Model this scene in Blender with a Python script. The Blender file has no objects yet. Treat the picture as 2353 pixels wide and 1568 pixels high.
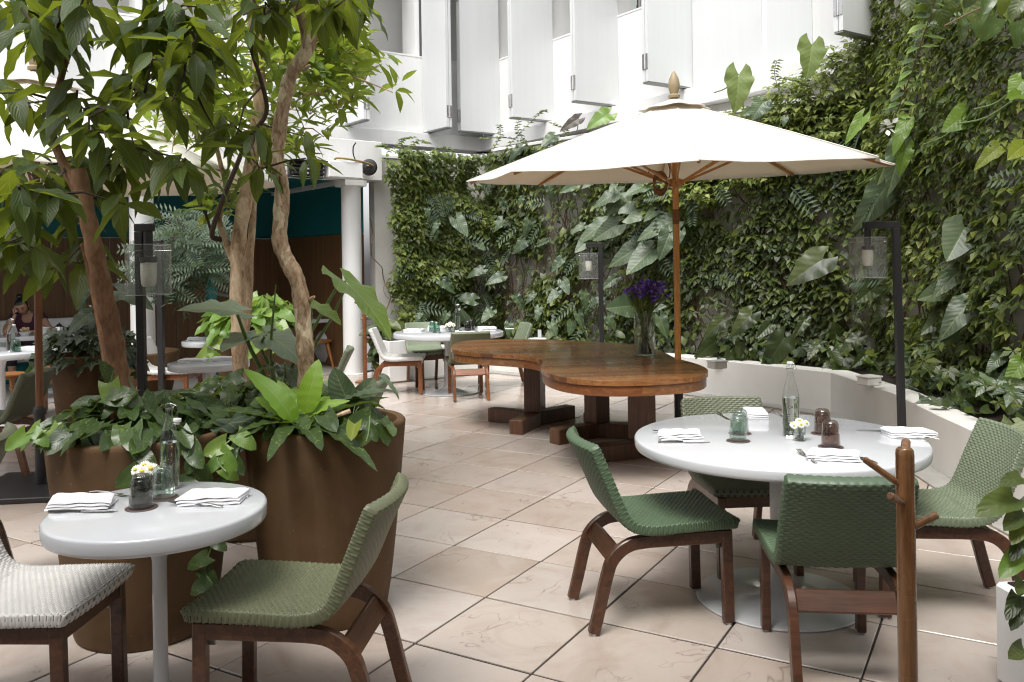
import bpy, bmesh, math, random
import numpy as np
from mathutils import Vector, Matrix, Euler

random.seed(7); np.random.seed(7)
S = bpy.context.scene
COL = S.collection
PI = math.pi
rad = math.radians

# ------------------------------------------------------------------ camera
cam_d = bpy.data.cameras.new('camera'); cam = bpy.data.objects.new('camera', cam_d); COL.objects.link(cam)
H = 1.55
cam.matrix_world = Matrix.Translation((0, 0, H)) @ Matrix.Rotation(PI / 2, 4, 'X') @ Matrix.Rotation(-0.015, 4, 'Z')
cam_d.sensor_width = 36; cam_d.lens = 29.96; cam_d.shift_y = -0.0749
cam_d.clip_start = 0.05; cam_d.clip_end = 300
S.camera = cam

# ------------------------------------------------------------------ sky, sun, exposure
w = bpy.data.worlds.new('World'); S.world = w; w.use_nodes = True
nt = w.node_tree; nt.nodes.clear()
SUN_EL, SUN_AZ = rad(62), rad(200)          # azimuth clockwise from +Y
sky = nt.nodes.new('ShaderNodeTexSky'); sky.sky_type = 'NISHITA'; sky.sun_disc = False
sky.sun_elevation = SUN_EL; sky.sun_rotation = SUN_AZ; sky.dust_density = 4; sky.ozone_density = 1
hs = nt.nodes.new('ShaderNodeHueSaturation'); hs.inputs['Saturation'].default_value = 0.16
bg = nt.nodes.new('ShaderNodeBackground'); bg.inputs['Strength'].default_value = 0.15
wo = nt.nodes.new('ShaderNodeOutputWorld')
nt.links.new(sky.outputs[0], hs.inputs['Color']); nt.links.new(hs.outputs[0], bg.inputs[0]); nt.links.new(bg.outputs[0], wo.inputs[0])
sd = bpy.data.lights.new('sun', 'SUN'); sd.energy = 1.2; sd.angle = rad(24); sd.color = (1, .97, .91)
sun = bpy.data.objects.new('sun', sd); COL.objects.link(sun)
sun_dir = Vector((math.sin(SUN_AZ) * math.cos(SUN_EL), math.cos(SUN_AZ) * math.cos(SUN_EL), math.sin(SUN_EL)))
sun.rotation_euler = sun_dir.to_track_quat('Z', 'Y').to_euler(); sun.location = sun_dir * 40
vs = S.view_settings; vs.view_transform = 'Standard'; vs.look = 'None'; vs.exposure = 1.06; vs.gamma = 1; vs.use_curve_mapping = False
S.display_settings.display_device = 'sRGB'
cy = S.cycles
cy.use_denoising = True; cy.filter_width = 1.15; cy.max_bounces = 8; cy.diffuse_bounces = 4; cy.glossy_bounces = 4
cy.transmission_bounces = 8; cy.transparent_max_bounces = 12; cy.caustics_reflective = False; cy.caustics_refractive = False
cy.sample_clamp_indirect = 8

# ------------------------------------------------------------------ measured picture geometry (only used to find real places)
FV, CX, PY, RO = 1958.4, 1176.5, 607.9, 0.015
def _un(vx, vy):
    dx, dy = vx - CX, vy - PY; c, s = math.cos(RO), math.sin(RO)
    return c * dx - s * dy, s * dx + c * dy
def fl(vx, vy, z=0.0):
    u, v = _un(vx, vy); Y = FV * (H - z) / v
    return Vector((u * Y / FV, Y, z))
def at(vx, vy, Y):
    u, v = _un(vx, vy)
    return Vector((u * Y / FV, Y, H - v * Y / FV))
def c2(x, y): return ((1300 + x / 1.681) / 1.7407, (y / 1.681) / 1.7407)
def c3(x, y): return ((2696 + x / 1.681) / 1.7407, (y / 1.681) / 1.7407)
def c4(x, y): return ((x / 1.681) / 1.7407, (900 + y / 1.681) / 1.7407)
def c5(x, y): return ((1300 + x / 1.681) / 1.7407, (900 + y / 1.681) / 1.7407)
def c6(x, y): return ((2696 + x / 1.681) / 1.7407, (900 + y / 1.681) / 1.7407)
def c8(x, y): return ((2696 + x / 1.681) / 1.7407, (1800 + y / 1.681) / 1.7407)
def cu(x, y): return ((1700 + x / 2.24) / 1.7407, (400 + y / 2.24) / 1.7407)

# ------------------------------------------------------------------ materials
def N(nt, t, **k):
    n = nt.nodes.new(t)
    for a, v in k.items():
        if a in n.inputs.keys(): n.inputs[a].default_value = v
        else: setattr(n, a, v)
    return n
def newmat(name):
    m = bpy.data.materials.new(name); m.use_nodes = True; nt = m.node_tree; nt.nodes.clear()
    o = N(nt, 'ShaderNodeOutputMaterial'); return m, nt, o
def c4t(c): return (c[0], c[1], c[2], 1)
def ramp(nt, fac, stops):
    r = N(nt, 'ShaderNodeValToRGB'); e = r.color_ramp.elements
    while len(e) < len(stops): e.new(0.5)
    for k, (p, c) in enumerate(stops): e[k].position = p; e[k].color = c4t(c)
    nt.links.new(fac, r.inputs[0]); return r.outputs[0]
def noise(nt, scale, detail=4, vec=None, dist=0.0, rough=.55):
    n = N(nt, 'ShaderNodeTexNoise', Scale=scale, Detail=detail, Distortion=dist, Roughness=rough)
    if vec is not None: nt.links.new(vec, n.inputs['Vector'])
    return n.outputs['Fac']
def mixc(nt, fac, a, b, mode='MIX'):
    m = N(nt, 'ShaderNodeMix', data_type='RGBA', blend_type=mode)
    for s, v in ((0, fac), (6, a), (7, b)):
        if isinstance(v, (int, float)): m.inputs[s].default_value = v
        elif isinstance(v, tuple): m.inputs[s].default_value = c4t(v)
        else: nt.links.new(v, m.inputs[s])
    return m.outputs[2]
def coord(nt, which='Object', scale=(1, 1, 1), rot=(0, 0, 0)):
    t = N(nt, 'ShaderNodeTexCoord'); mp = N(nt, 'ShaderNodeMapping'); mp.inputs['Scale'].default_value = scale; mp.inputs['Rotation'].default_value = rot
    nt.links.new(t.outputs[which], mp.inputs[0]); return mp.outputs[0]
def wpos(nt, scale=(1, 1, 1), rot=(0, 0, 0)):
    g = N(nt, 'ShaderNodeNewGeometry'); mp = N(nt, 'ShaderNodeMapping'); mp.inputs['Scale'].default_value = scale; mp.inputs['Rotation'].default_value = rot
    nt.links.new(g.outputs['Position'], mp.inputs[0]); return mp.outputs[0]
def bsdf(nt, o, color, rough=.5, spec=.5, metal=0, coat=0, bump=None, bs=.1, bd=.002):
    b = N(nt, 'ShaderNodeBsdfPrincipled'); b.inputs['Metallic'].default_value = metal
    b.inputs['Specular IOR Level'].default_value = spec; b.inputs['Coat Weight'].default_value = coat; b.inputs['Coat Roughness'].default_value = .08
    if isinstance(color, tuple): b.inputs['Base Color'].default_value = c4t(color)
    else: nt.links.new(color, b.inputs['Base Color'])
    if isinstance(rough, (int, float)): b.inputs['Roughness'].default_value = rough
    else: nt.links.new(rough, b.inputs['Roughness'])
    if bump is not None:
        bp = N(nt, 'ShaderNodeBump', Strength=bs, Distance=bd); nt.links.new(bump, bp.inputs['Height']); nt.links.new(bp.outputs[0], b.inputs['Normal'])
    nt.links.new(b.outputs[0], o.inputs[0]); return b
def rnd(nt): return N(nt, 'ShaderNodeObjectInfo').outputs['Random']
def mth(nt, op, a, b=None):
    m = N(nt, 'ShaderNodeMath', operation=op)
    for k, v in enumerate((a, b)):
        if v is None: continue
        if isinstance(v, (int, float)): m.inputs[k].default_value = v
        else: nt.links.new(v, m.inputs[k])
    return m.outputs[0]

def m_paint(name, col, rough=.45, var=.06, scale=3, bump=.05, spec=.4, coat=0, streak=0):
    m, nt, o = newmat(name); v = wpos(nt)
    n = noise(nt, scale, 5, v); d = tuple(max(0, c * (1 - var * 2)) for c in col)
    c = ramp(nt, n, [(.3, d), (.7, col)])
    if streak: c = mixc(nt, 1.0, c, ramp(nt, noise(nt, 2, 6, wpos(nt, (7, 7, .22)), .3, .7), [(.35, (1 - streak,) * 3), (.62, (1, 1, 1))]), 'MULTIPLY')
    bsdf(nt, o, c, rough, spec, coat=coat, bump=noise(nt, 120, 3, v), bs=bump, bd=.002); return m
def m_plain(name, col, rough=.4, metal=0, spec=.5, coat=0, var=.12):
    m, nt, o = newmat(name); n = noise(nt, 30, 3, coord(nt))
    c = ramp(nt, n, [(.3, tuple(x * (1 - var) for x in col)), (.7, col)])
    bsdf(nt, o, c, rough, spec, metal, coat); return m
def m_wood(name, dark, light, rough=.38, coat=.15, scale=1.0, axis=0):
    m, nt, o = newmat(name); sc = [16 * scale] * 3; sc[axis] = 1.1 * scale
    t = N(nt, 'ShaderNodeTexCoord'); off = N(nt, 'ShaderNodeVectorMath', operation='ADD'); r = rnd(nt)
    nt.links.new(t.outputs['Object'], off.inputs[0]); cb = N(nt, 'ShaderNodeCombineXYZ')
    for k in range(3): nt.links.new(mth(nt, 'MULTIPLY', r, 13.7 + k * 5), cb.inputs[k])
    nt.links.new(cb.outputs[0], off.inputs[1]); mp = N(nt, 'ShaderNodeMapping'); mp.inputs['Scale'].default_value = sc
    nt.links.new(off.outputs[0], mp.inputs[0])
    n = noise(nt, 2.2, 6, mp.outputs[0], 1.2); c = ramp(nt, n, [(.25, dark), (.5, tuple((a + b) / 2 for a, b in zip(dark, light))), (.75, light)])
    v = ramp(nt, r, [(0, (.78, .76, .74)), (1, (1.15, 1.12, 1.1))]); c = mixc(nt, 1.0, c, v, 'MULTIPLY')
    sp = ramp(nt, noise(nt, 9, 4, t.outputs['Object']), [(.3, (.75, .75, .75)), (.6, (1, 1, 1))]); c = mixc(nt, .5, c, mixc(nt, 1.0, c, sp, 'MULTIPLY'))
    ro = mth(nt, 'ADD', rough - .1, mth(nt, 'MULTIPLY', noise(nt, 6, 3, t.outputs['Object']), .22))
    bsdf(nt, o, c, ro, .5, coat=coat, bump=n, bs=.08, bd=.002); return m
def m_leaf(name, stops, rough=.36, trans=.3, tcol=(.32, .42, .04), vein=.35, spec=.5, var=False, vn=9, vb=.2):
    """leaf: colour varies from leaf to leaf, paler midrib and side veins from UV, some light passes through"""
    m, nt, o = newmat(name); g = N(nt, 'ShaderNodeNewGeometry')
    r = mth(nt, 'FRACT', mth(nt, 'ADD', rnd(nt), g.outputs['Random Per Island']))
    c = ramp(nt, r, stops)
    uv = N(nt, 'ShaderNodeUVMap'); sx = N(nt, 'ShaderNodeSeparateXYZ'); nt.links.new(uv.outputs[0], sx.inputs[0])
    a = mth(nt, 'ABSOLUTE', mth(nt, 'SUBTRACT', sx.outputs[1], .5))            # distance from midrib
    mid = mth(nt, 'LESS_THAN', a, .025)
    ph = mth(nt, 'SINE', mth(nt, 'MULTIPLY', mth(nt, 'SUBTRACT', sx.outputs[0], mth(nt, 'MULTIPLY', a, .7)), vn * 2 * PI))
    side = mth(nt, 'MULTIPLY', mth(nt, 'GREATER_THAN', ph, .88), .55)
    vf = mth(nt, 'MULTIPLY', mth(nt, 'MAXIMUM', mid, side), vein)
    c = mixc(nt, vf, c, mixc(nt, .5, c, (.42, .5, .22)))
    bl = noise(nt, 5, 3, coord(nt)); c = mixc(nt, mth(nt, 'MULTIPLY', bl, .35), c, mixc(nt, .45, c, (.02, .04, .01)))
    if var:
        s = ramp(nt, noise(nt, 5, 3, coord(nt, scale=(3, .7, 3)), 1.5), [(.60, (0, 0, 0)), (.66, (1, 1, 1))]); c = mixc(nt, mth(nt, 'MULTIPLY', s, .45), c, (.34, .42, .10))
    b = bsdf(nt, o, c, rough, spec, bump=ph, bs=vb, bd=.003)
    t = N(nt, 'ShaderNodeBsdfTranslucent'); nt.links.new(mixc(nt, .5, c, tcol), t.inputs[0])
    mx = N(nt, 'ShaderNodeMixShader'); mx.inputs[0].default_value = trans
    nt.links.new(b.outputs[0], mx.inputs[1]); nt.links.new(t.outputs[0], mx.inputs[2]); nt.links.new(mx.outputs[0], o.inputs[0]); return m
def m_thin(name, tint=(1, 1, 1), rough=.02, refl=.9, glint=0):
    """a thin sheet of glass"""
    m, nt, o = newmat(name); tr = N(nt, 'ShaderNodeBsdfTransparent'); tr.inputs[0].default_value = c4t(tint)
    bp = N(nt, 'ShaderNodeBump', Strength=.5 if rough > .03 else .03, Distance=.004); nt.links.new(noise(nt, 55, 2, coord(nt)), bp.inputs['Height'])
    gl = N(nt, 'ShaderNodeBsdfGlossy', Roughness=rough); nt.links.new(bp.outputs[0], gl.inputs['Normal']); gl.inputs[0].default_value = (refl, refl, refl, 1)
    lw = N(nt, 'ShaderNodeLayerWeight', Blend=.5); nt.links.new(bp.outputs[0], lw.inputs['Normal']); mx = N(nt, 'ShaderNodeMixShader')
    nt.links.new(mth(nt, 'ADD', .06, mth(nt, 'MULTIPLY', mth(nt, 'POWER', lw.outputs['Facing'], 3.0), .85)), mx.inputs[0]); nt.links.new(tr.outputs[0], mx.inputs[1]); nt.links.new(gl.outputs[0], mx.inputs[2]); 
    if glint:
        df = N(nt, 'ShaderNodeBsdfDiffuse'); df.inputs[0].default_value = (.6, .6, .58, 1); m3 = N(nt, 'ShaderNodeMixShader'); st = noise(nt, 3, 3, coord(nt, scale=(18, 18, .6)))  # diffuse white streaks stand in for reflections on the glass
        nt.links.new(mth(nt, 'MULTIPLY', st, glint * 2), m3.inputs[0]); nt.links.new(mx.outputs[0], m3.inputs[1]); nt.links.new(df.outputs[0], m3.inputs[2]); mx = m3
    nt.links.new(mx.outputs[0], o.inputs[0]); return m
def m_glass(name, col=(1, 1, 1), ior=1.45, rough=0.0, bump=0):
    m, nt, o = newmat(name); b = N(nt, 'ShaderNodeBsdfGlass', IOR=ior, Roughness=rough); b.inputs[0].default_value = c4t(col)
    if bump:
        bp = N(nt, 'ShaderNodeBump', Strength=bump, Distance=.004); nt.links.new(noise(nt, 60, 2, coord(nt)), bp.inputs['Height']); nt.links.new(bp.outputs[0], b.inputs['Normal'])
    nt.links.new(b.outputs[0], o.inputs[0]); return m

def m_tile():
    m, nt, o = newmat('limestone tile'); r = rnd(nt); p = wpos(nt)
    off = N(nt, 'ShaderNodeVectorMath', operation='ADD'); cb = N(nt, 'ShaderNodeCombineXYZ'); nt.links.new(mth(nt, 'MULTIPLY', r, 37), cb.inputs[2])
    nt.links.new(p, off.inputs[0]); nt.links.new(cb.outputs[0], off.inputs[1]); v = off.outputs[0]
    base = ramp(nt, r, [(0, (.42, .355, .305)), (.3, (.505, .437, .388)), (.5, (.45, .385, .337)), (.75, (.48, .425, .387)), (1, (.545, .482, .44))])
    cl = ramp(nt, noise(nt, 2.4, 7, v, 1.2, .65), [(.3, (.84, .79, .75)), (.5, (.98, .97, .96)), (.72, (1.04, 1.035, 1.03))]); c = mixc(nt, 1.0, base, cl, 'MULTIPLY')
    ru = ramp(nt, noise(nt, 1.3, 4, v, .5), [(.55, (0, 0, 0)), (.75, (1, 1, 1))]); c = mixc(nt, mth(nt, 'MULTIPLY', ru, .22), c, (.36, .20, .11))
    ve = ramp(nt, mth(nt, 'ABSOLUTE', mth(nt, 'SUBTRACT', noise(nt, 1.8, 3, v, 1.6), .5)), [(0, (1, 1, 1)), (.008, (0, 0, 0))])
    vm = ramp(nt, noise(nt, 2.5, 2, v), [(.5, (0, 0, 0)), (.6, (1, 1, 1))]); c = mixc(nt, mth(nt, 'MULTIPLY', mth(nt, 'MULTIPLY', ve, vm), .55), c, (.16, .11, .08))
    sp = ramp(nt, noise(nt, 38, 2, v, 1.5), [(.70, (0, 0, 0)), (.76, (1, 1, 1))]); c = mixc(nt, mth(nt, 'MULTIPLY', sp, .35), c, (.14, .10, .075))
    ro = mth(nt, 'ADD', .07, mth(nt, 'MULTIPLY', noise(nt, 5, 4, v), .20))
    bsdf(nt, o, c, ro, .6, bump=noise(nt, 3.5, 4, v), bs=.035, bd=.01); return m

def m_bark(name, a, b, c3_, scale=9):
    m, nt, o = newmat(name); v = wpos(nt, (1, 1, .55))
    n = noise(nt, scale, 2, v, .8); c = ramp(nt, n, [(.40, a), (.43, b), (.525, b), (.545, c3_)])
    f = noise(nt, 70, 4, wpos(nt, (1, 1, .4))); c = mixc(nt, .35, c, ramp(nt, f, [(.35, tuple(x * .45 for x in b)), (.6, c3_)]))
    bsdf(nt, o, c, .75, .25, bump=mth(nt, 'ADD', n, mth(nt, 'MULTIPLY', f, .5)), bs=.5, bd=.006); return m

def m_terra():
    m, nt, o = newmat('brown terracotta'); v = wpos(nt)
    c = ramp(nt, noise(nt, 3.5, 6, v, .6), [(.3, (.080, .044, .020)), (.55, (.108, .062, .029)), (.75, (.128, .077, .039))])
    st = ramp(nt, noise(nt, 3, 5, wpos(nt, (5, 5, .5)), .4, .65), [(.52, (0, 0, 0)), (.72, (1, 1, 1))]); c = mixc(nt, mth(nt, 'MULTIPLY', st, .16), c, (.20, .14, .09))
    sp = ramp(nt, noise(nt, 30, 3, v, 1.0), [(.68, (0, 0, 0)), (.74, (1, 1, 1))]); c = mixc(nt, mth(nt, 'MULTIPLY', sp, .3), c, (.26, .21, .16))
    rg = N(nt, 'ShaderNodeTexWave', wave_type='BANDS', bands_direction='Z', Scale=22.0, Distortion=1.5); nt.links.new(v, rg.inputs[0])
    bsdf(nt, o, c, mth(nt, 'ADD', .66, mth(nt, 'MULTIPLY', st, .2)), .2, bump=mth(nt, 'ADD', noise(nt, 60, 4, v), mth(nt, 'MULTIPLY', rg.outputs['Fac'], .08)), bs=.10, bd=.004); return m
def m_panelwood():
    m, nt, o = newmat('wall panelling wood'); v = wpos(nt, (30, 30, .8)); n = noise(nt, 1.2, 5, v, .6)
    bsdf(nt, o, ramp(nt, n, [(.3, (.10, .050, .020)), (.7, (.19, .098, .042))]), .5, .4, bump=n, bs=.05); return m

M = {}
M['tile'] = m_tile()
M['grout'] = m_plain('dark joint', (.035, .028, .026), .9)
M['kerb'] = m_paint('grey kerb stone', (.33, .32, .30), .5, .12, 5)
M['infloor'] = m_paint('grey interior floor', (.36, .34, .32), .3, .08, 2)
M['white'] = m_paint('white render', (.78, .78, .77), .6, .03, 1.4, .12, streak=.04)
M['oldwhite'] = m_paint('weathered white render', (.56, .54, .50), .75, .12, 1.8, .25)
M['bench'] = m_paint('cream plaster', (.76, .745, .71), .5, .06, 1.5, .10)
M['shutter'] = m_paint('white lacquer panel', (.66, .675, .675), .35, .02, .8, .02, streak=.03)
M['recess'] = m_paint('grey recess', (.58, .565, .54), .7, .06, 1)
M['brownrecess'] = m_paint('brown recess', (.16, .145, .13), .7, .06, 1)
M['teal'] = m_paint('teal paint', (.006, .14, .15), .55, .08, 1)
M['panelwood'] = m_panelwood()
M['gloss'] = m_plain('white gloss laminate', (.565, .58, .60), .13, 0, .5, .3, .012)
M['ceram'] = m_plain('white ceramic', (.80, .79, .77), .2, 0, .5, .2)
M['greyceram'] = m_plain('grey white ceramic', (.52, .52, .52), .25)
M['terra'] = m_terra()
M['soil'] = m_paint('soil', (.03, .02, .013), .95, .3, 20, .5)
M['black'] = m_plain('black metal', (.018, .017, .018), .45)
M['steel'] = m_plain('steel', (.62, .61, .60), .2, 1)
M['greysteel'] = m_plain('grey metal', (.30, .30, .29), .35, .7)
M['green'] = m_plain('green cord', (.080, .125, .070), .42)
M['olive'] = m_plain('olive cord', (.140, .152, .085), .45)
M['grey_olive'] = m_plain('grey olive cord', (.11, .122, .075), .45)
M['sage'] = m_plain('sage green cord', (.175, .212, .138), .45)
M['gap'] = m_plain('dark painted shade of the weave gaps', (.028, .034, .022), .8)  # shade between the cords, painted as a near-black colour
M['gapwhite'] = m_plain('grey painted shade of the weave gaps', (.20, .19, .17), .8)  # same painted shade, greyer for the white chairs
M['mint'] = m_plain('mint green cord', (.16, .33, .22), .45)
M['whitecord'] = m_plain('white cord', (.62, .61, .59), .45)
M['darkwood'] = m_wood('dark brown wood', (.030, .012, .006), (.12, .048, .023), .36)
M['brownwood'] = m_wood('brown wood', (.055, .022, .010), (.17, .075, .034), .38)
M['redwood'] = m_wood('orange brown wood', (.12, .038, .013), (.30, .115, .040), .36)
M['honey'] = m_wood('honey wood', (.26, .10, .028), (.46, .20, .06), .35)
M['plank'] = m_wood('tropical plank wood', (.13, .050, .016), (.36, .165, .058), .28, .35, 1.2, 0)
M['plankdark'] = m_wood('dark plank wood', (.060, .022, .009), (.20, .082, .030), .32, .25, 1.2, 0)
M['beamwood'] = m_wood('dark beam wood', (.05, .021, .010), (.165, .075, .034), .45, .1, 1.0, 2)
M['polewood'] = m_wood('varnished pole wood', (.40, .175, .038), (.62, .30, .085), .3, .4, 1, 2)
M['oldpole'] = m_wood('old pole wood', (.10, .038, .014), (.24, .10, .04), .35, .3, 1, 2)
M['coat'] = m_wood('dark coat stand wood', (.10, .042, .015), (.36, .175, .068), .25, .4, 1.2, 2)
M['cloth'] = m_plain('white napkin cloth', (.70, .70, .715), .85, 0, .2)
M['coaster'] = m_plain('brown coaster', (.09, .055, .05), .6)
M['skin'] = m_plain('skin', (.42, .23, .15), .5)
M['hair'] = m_plain('black hair', (.012, .009, .008), .4)
M['plum'] = m_plain('dark plum fabric', (.055, .010, .030), .8)
M['navy'] = m_plain('dark trousers', (.012, .012, .02), .85)
M['red'] = m_plain('red', (.5, .03, .02), .4)
M['food'] = m_plain('pale food', (.62, .42, .24), .7)
M['lemon'] = m_plain('lemon', (.75, .55, .06), .5)
M['glass'] = m_glass('clear glass', (.97, .985, .98), 1.33)
M['greenglass'] = m_thin('green bubble glass', (.84, .89, .855), .05)
M['brownglass'] = m_thin('smoky brown bubble glass', (.70, .62, .58), .05)
M['darkglass'] = m_thin('dark smoky glass', (.60, .60, .58), .05)
M['tealglass'] = m_thin('dark green glass', (.66, .79, .73), .05)
M['shade'] = m_thin('clear bottle glass', (.93, .94, .93))
M['lampglass'] = m_thin('lamp glass with painted glints', (.93, .94, .93), glint=.10)  # reflection streaks painted in as diffuse white
M['water'] = m_glass('water', (.97, .99, .98), 1.12)
M['frost'] = m_plain('frosted lamp glass', (.72, .70, .62), .5)
M['ink'] = m_plain('dark print', (.03, .03, .035), .6)
M['petal'] = m_plain('white petal', (.82, .82, .76), .6)
M['yolk'] = m_plain('yellow flower centre', (.72, .58, .06), .7)
M['iris'] = m_plain('purple petal', (.20, .11, .58), .6)
M['sign'] = m_plain('green sign', (.01, .22, .10), .4)
M['signwhite'] = m_plain('white print', (.8, .8, .8), .5)
M['rope'] = m_plain('brown cord', (.22, .10, .04), .8)
M['cable'] = m_plain('ochre cable', (.28, .19, .06), .6)
def canvas():
    m, nt, o = newmat('cream canvas'); v = wpos(nt); c = ramp(nt, noise(nt, 1.5, 4, v), [(.3, (.79, .77, .73)), (.7, (.84, .83, .80))])
    b = bsdf(nt, o, c, .85, .2, bump=mth(nt, 'ADD', noise(nt, 2.2, 4, v, 1.5), mth(nt, 'MULTIPLY', noise(nt, 14, 3, v), .25)), bs=.35, bd=.03)
    t = N(nt, 'ShaderNodeBsdfTranslucent'); t.inputs[0].default_value = (.72, .62, .45, 1); mx = N(nt, 'ShaderNodeMixShader'); mx.inputs[0].default_value = .28
    nt.links.new(b.outputs[0], mx.inputs[1]); nt.links.new(t.outputs[0], mx.inputs[2]); nt.links.new(mx.outputs[0], o.inputs[0]); return m
M['canvas'] = canvas()
M['bark_dark'] = m_bark('brown bark', (.13, .062, .03), (.20, .10, .05), (.27, .15, .08), 5)
M['bark_pale'] = m_bark('pale smooth bark', (.22, .125, .065), (.40, .27, .16), (.56, .42, .28), 8)
M['bark_spot'] = m_bark('mottled peeling bark', (.21, .12, .062), (.36, .225, .13), (.70, .58, .39), 13)
M['twig'] = m_plain('dark twig bark', (.055, .035, .022), .8)
M['dullwood'] = m_plain('dull weathered wood', (.30, .23, .13), .5)
M['stem'] = m_plain('brown vine stem', (.16, .10, .055), .8)
M['gstem'] = m_plain('green stem', (.12, .19, .05), .5)
M['l_tree'] = m_leaf('dark tree leaf', [(0, (.024, .042, .015)), (.4, (.036, .062, .018)), (.8, (.052, .09, .020)), (1, (.085, .13, .025))], .42, .46, (.34, .40, .015), .35, .35)
M['l_bright'] = m_leaf('bright tree leaf', [(0, (.06, .115, .022)), (.4, (.11, .19, .03)), (.8, (.20, .29, .04)), (1, (.34, .39, .05))], .38, .48, (.45, .55, .04), .3)
M['l_ear'] = m_leaf('grey green elephant ear leaf', [(0, (.068, .10, .058)), (.6, (.09, .128, .07)), (1, (.115, .155, .08))], .42, .2, (.22, .28, .05), .5, vn=7)
M['l_earpale'] = m_leaf('pale grey elephant ear leaf', [(0, (.13, .17, .11)), (1, (.18, .22, .15))], .45, .2, (.25, .32, .08), .4, vn=7)
M['l_crest'] = m_leaf('climber leaf with painted sunlight', [(0, (.14, .19, .045)), (.4, (.22, .28, .07)), (.8, (.30, .34, .10)), (1, (.38, .40, .13))], .45, .35, (.42, .48, .05), .15, vn=5)  # brighter leaf colour standing in for sun on the climbers
M['l_earlit'] = m_leaf('light green elephant ear leaf', [(0, (.17, .23, .075)), (1, (.20, .26, .09))], .42, .3, (.35, .42, .06), .5, vn=7)
M['l_earbright'] = m_leaf('bright elephant ear leaf', [(0, (.12, .22, .03)), (1, (.17, .28, .035))], .38, .42, (.42, .52, .04), .5, vn=7)
M['l_wall'] = m_leaf('philodendron leaf', [(0, (.042, .07, .036)), (.5, (.06, .096, .046)), (1, (.085, .125, .058))], .36, .2, (.2, .3, .05), .35, vn=8)
M['l_pothos'] = m_leaf('pothos leaf', [(0, (.030, .056, .018)), (.5, (.042, .076, .022)), (1, (.065, .11, .028))], .34, .25, (.3, .4, .03), .08, var=True, vb=.06)
M['l_pothosb'] = m_leaf('bright pothos leaf', [(0, (.10, .20, .035)), (.5, (.16, .28, .05)), (1, (.26, .36, .08))], .36, .35, (.4, .5, .04), .08, var=True, vb=.06)
M['l_nest'] = m_leaf('bright fern leaf', [(0, (.17, .33, .025)), (1, (.25, .42, .035))], .38, .45, (.5, .65, .03), .6, vn=16)
M['l_ivy'] = m_leaf('dark ivy leaf', [(0, (.020, .036, .020)), (.6, (.04, .062, .034)), (1, (.075, .10, .055))], .4, .1, (.2, .3, .05), .5, vn=4)
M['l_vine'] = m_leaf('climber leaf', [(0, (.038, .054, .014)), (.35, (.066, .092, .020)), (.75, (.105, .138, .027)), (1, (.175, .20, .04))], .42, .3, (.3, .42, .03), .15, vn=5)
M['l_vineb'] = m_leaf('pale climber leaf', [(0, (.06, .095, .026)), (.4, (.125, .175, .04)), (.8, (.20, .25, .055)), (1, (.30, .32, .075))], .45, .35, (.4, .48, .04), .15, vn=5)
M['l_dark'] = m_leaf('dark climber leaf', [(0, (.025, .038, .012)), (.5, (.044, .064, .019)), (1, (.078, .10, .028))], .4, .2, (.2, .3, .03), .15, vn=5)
M['l_feather'] = m_leaf('grey feathery leaf', [(0, (.055, .085, .055)), (.6, (.085, .125, .075)), (1, (.12, .17, .095))], .5, .25, (.2, .3, .08), 0)
M['l_yellow'] = m_leaf('yellowing leaf', [(0, (.20, .26, .025)), (1, (.30, .32, .03))], .45, .45, (.6, .6, .02), .6)
M['l_purple'] = m_leaf('dark purple leaf', [(0, (.05, .035, .035)), (1, (.075, .05, .045))], .4, .15, (.2, .1, .08), .5)

# ------------------------------------------------------------------ mesh helpers
def _boxtopo():
    bm = bmesh.new(); pts = []
    for sx in (-1, 1):
        for sy in (-1, 1):
            for sz in (-1, 1):
                for k in range(3):
                    p = [sx, sy, sz]; p[k] *= .8; q = [a * b for a, b in zip(p, (1, 1, 1))]
                    for j in range(3):
                        if j != k: pass
                    pts.append((sx, sy, sz, k))
    for sx, sy, sz, k in pts:
        p = [sx * .8, sy * .8, sz * .8]; p[k] = (sx, sy, sz)[k]; bm.verts.new(p)
    bmesh.ops.convex_hull(bm, input=bm.verts[:]); bmesh.ops.dissolve_limit(bm, angle_limit=.02, verts=bm.verts[:], edges=bm.edges[:])
    bm.verts.ensure_lookup_table(); bm.verts.index_update()
    order = [tuple(round(c, 3) for c in v.co) for v in bm.verts]; faces = [[v.index for v in f.verts] for f in bm.faces]; bm.free()
    return order, faces
_BV, _BF = _boxtopo()

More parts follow.
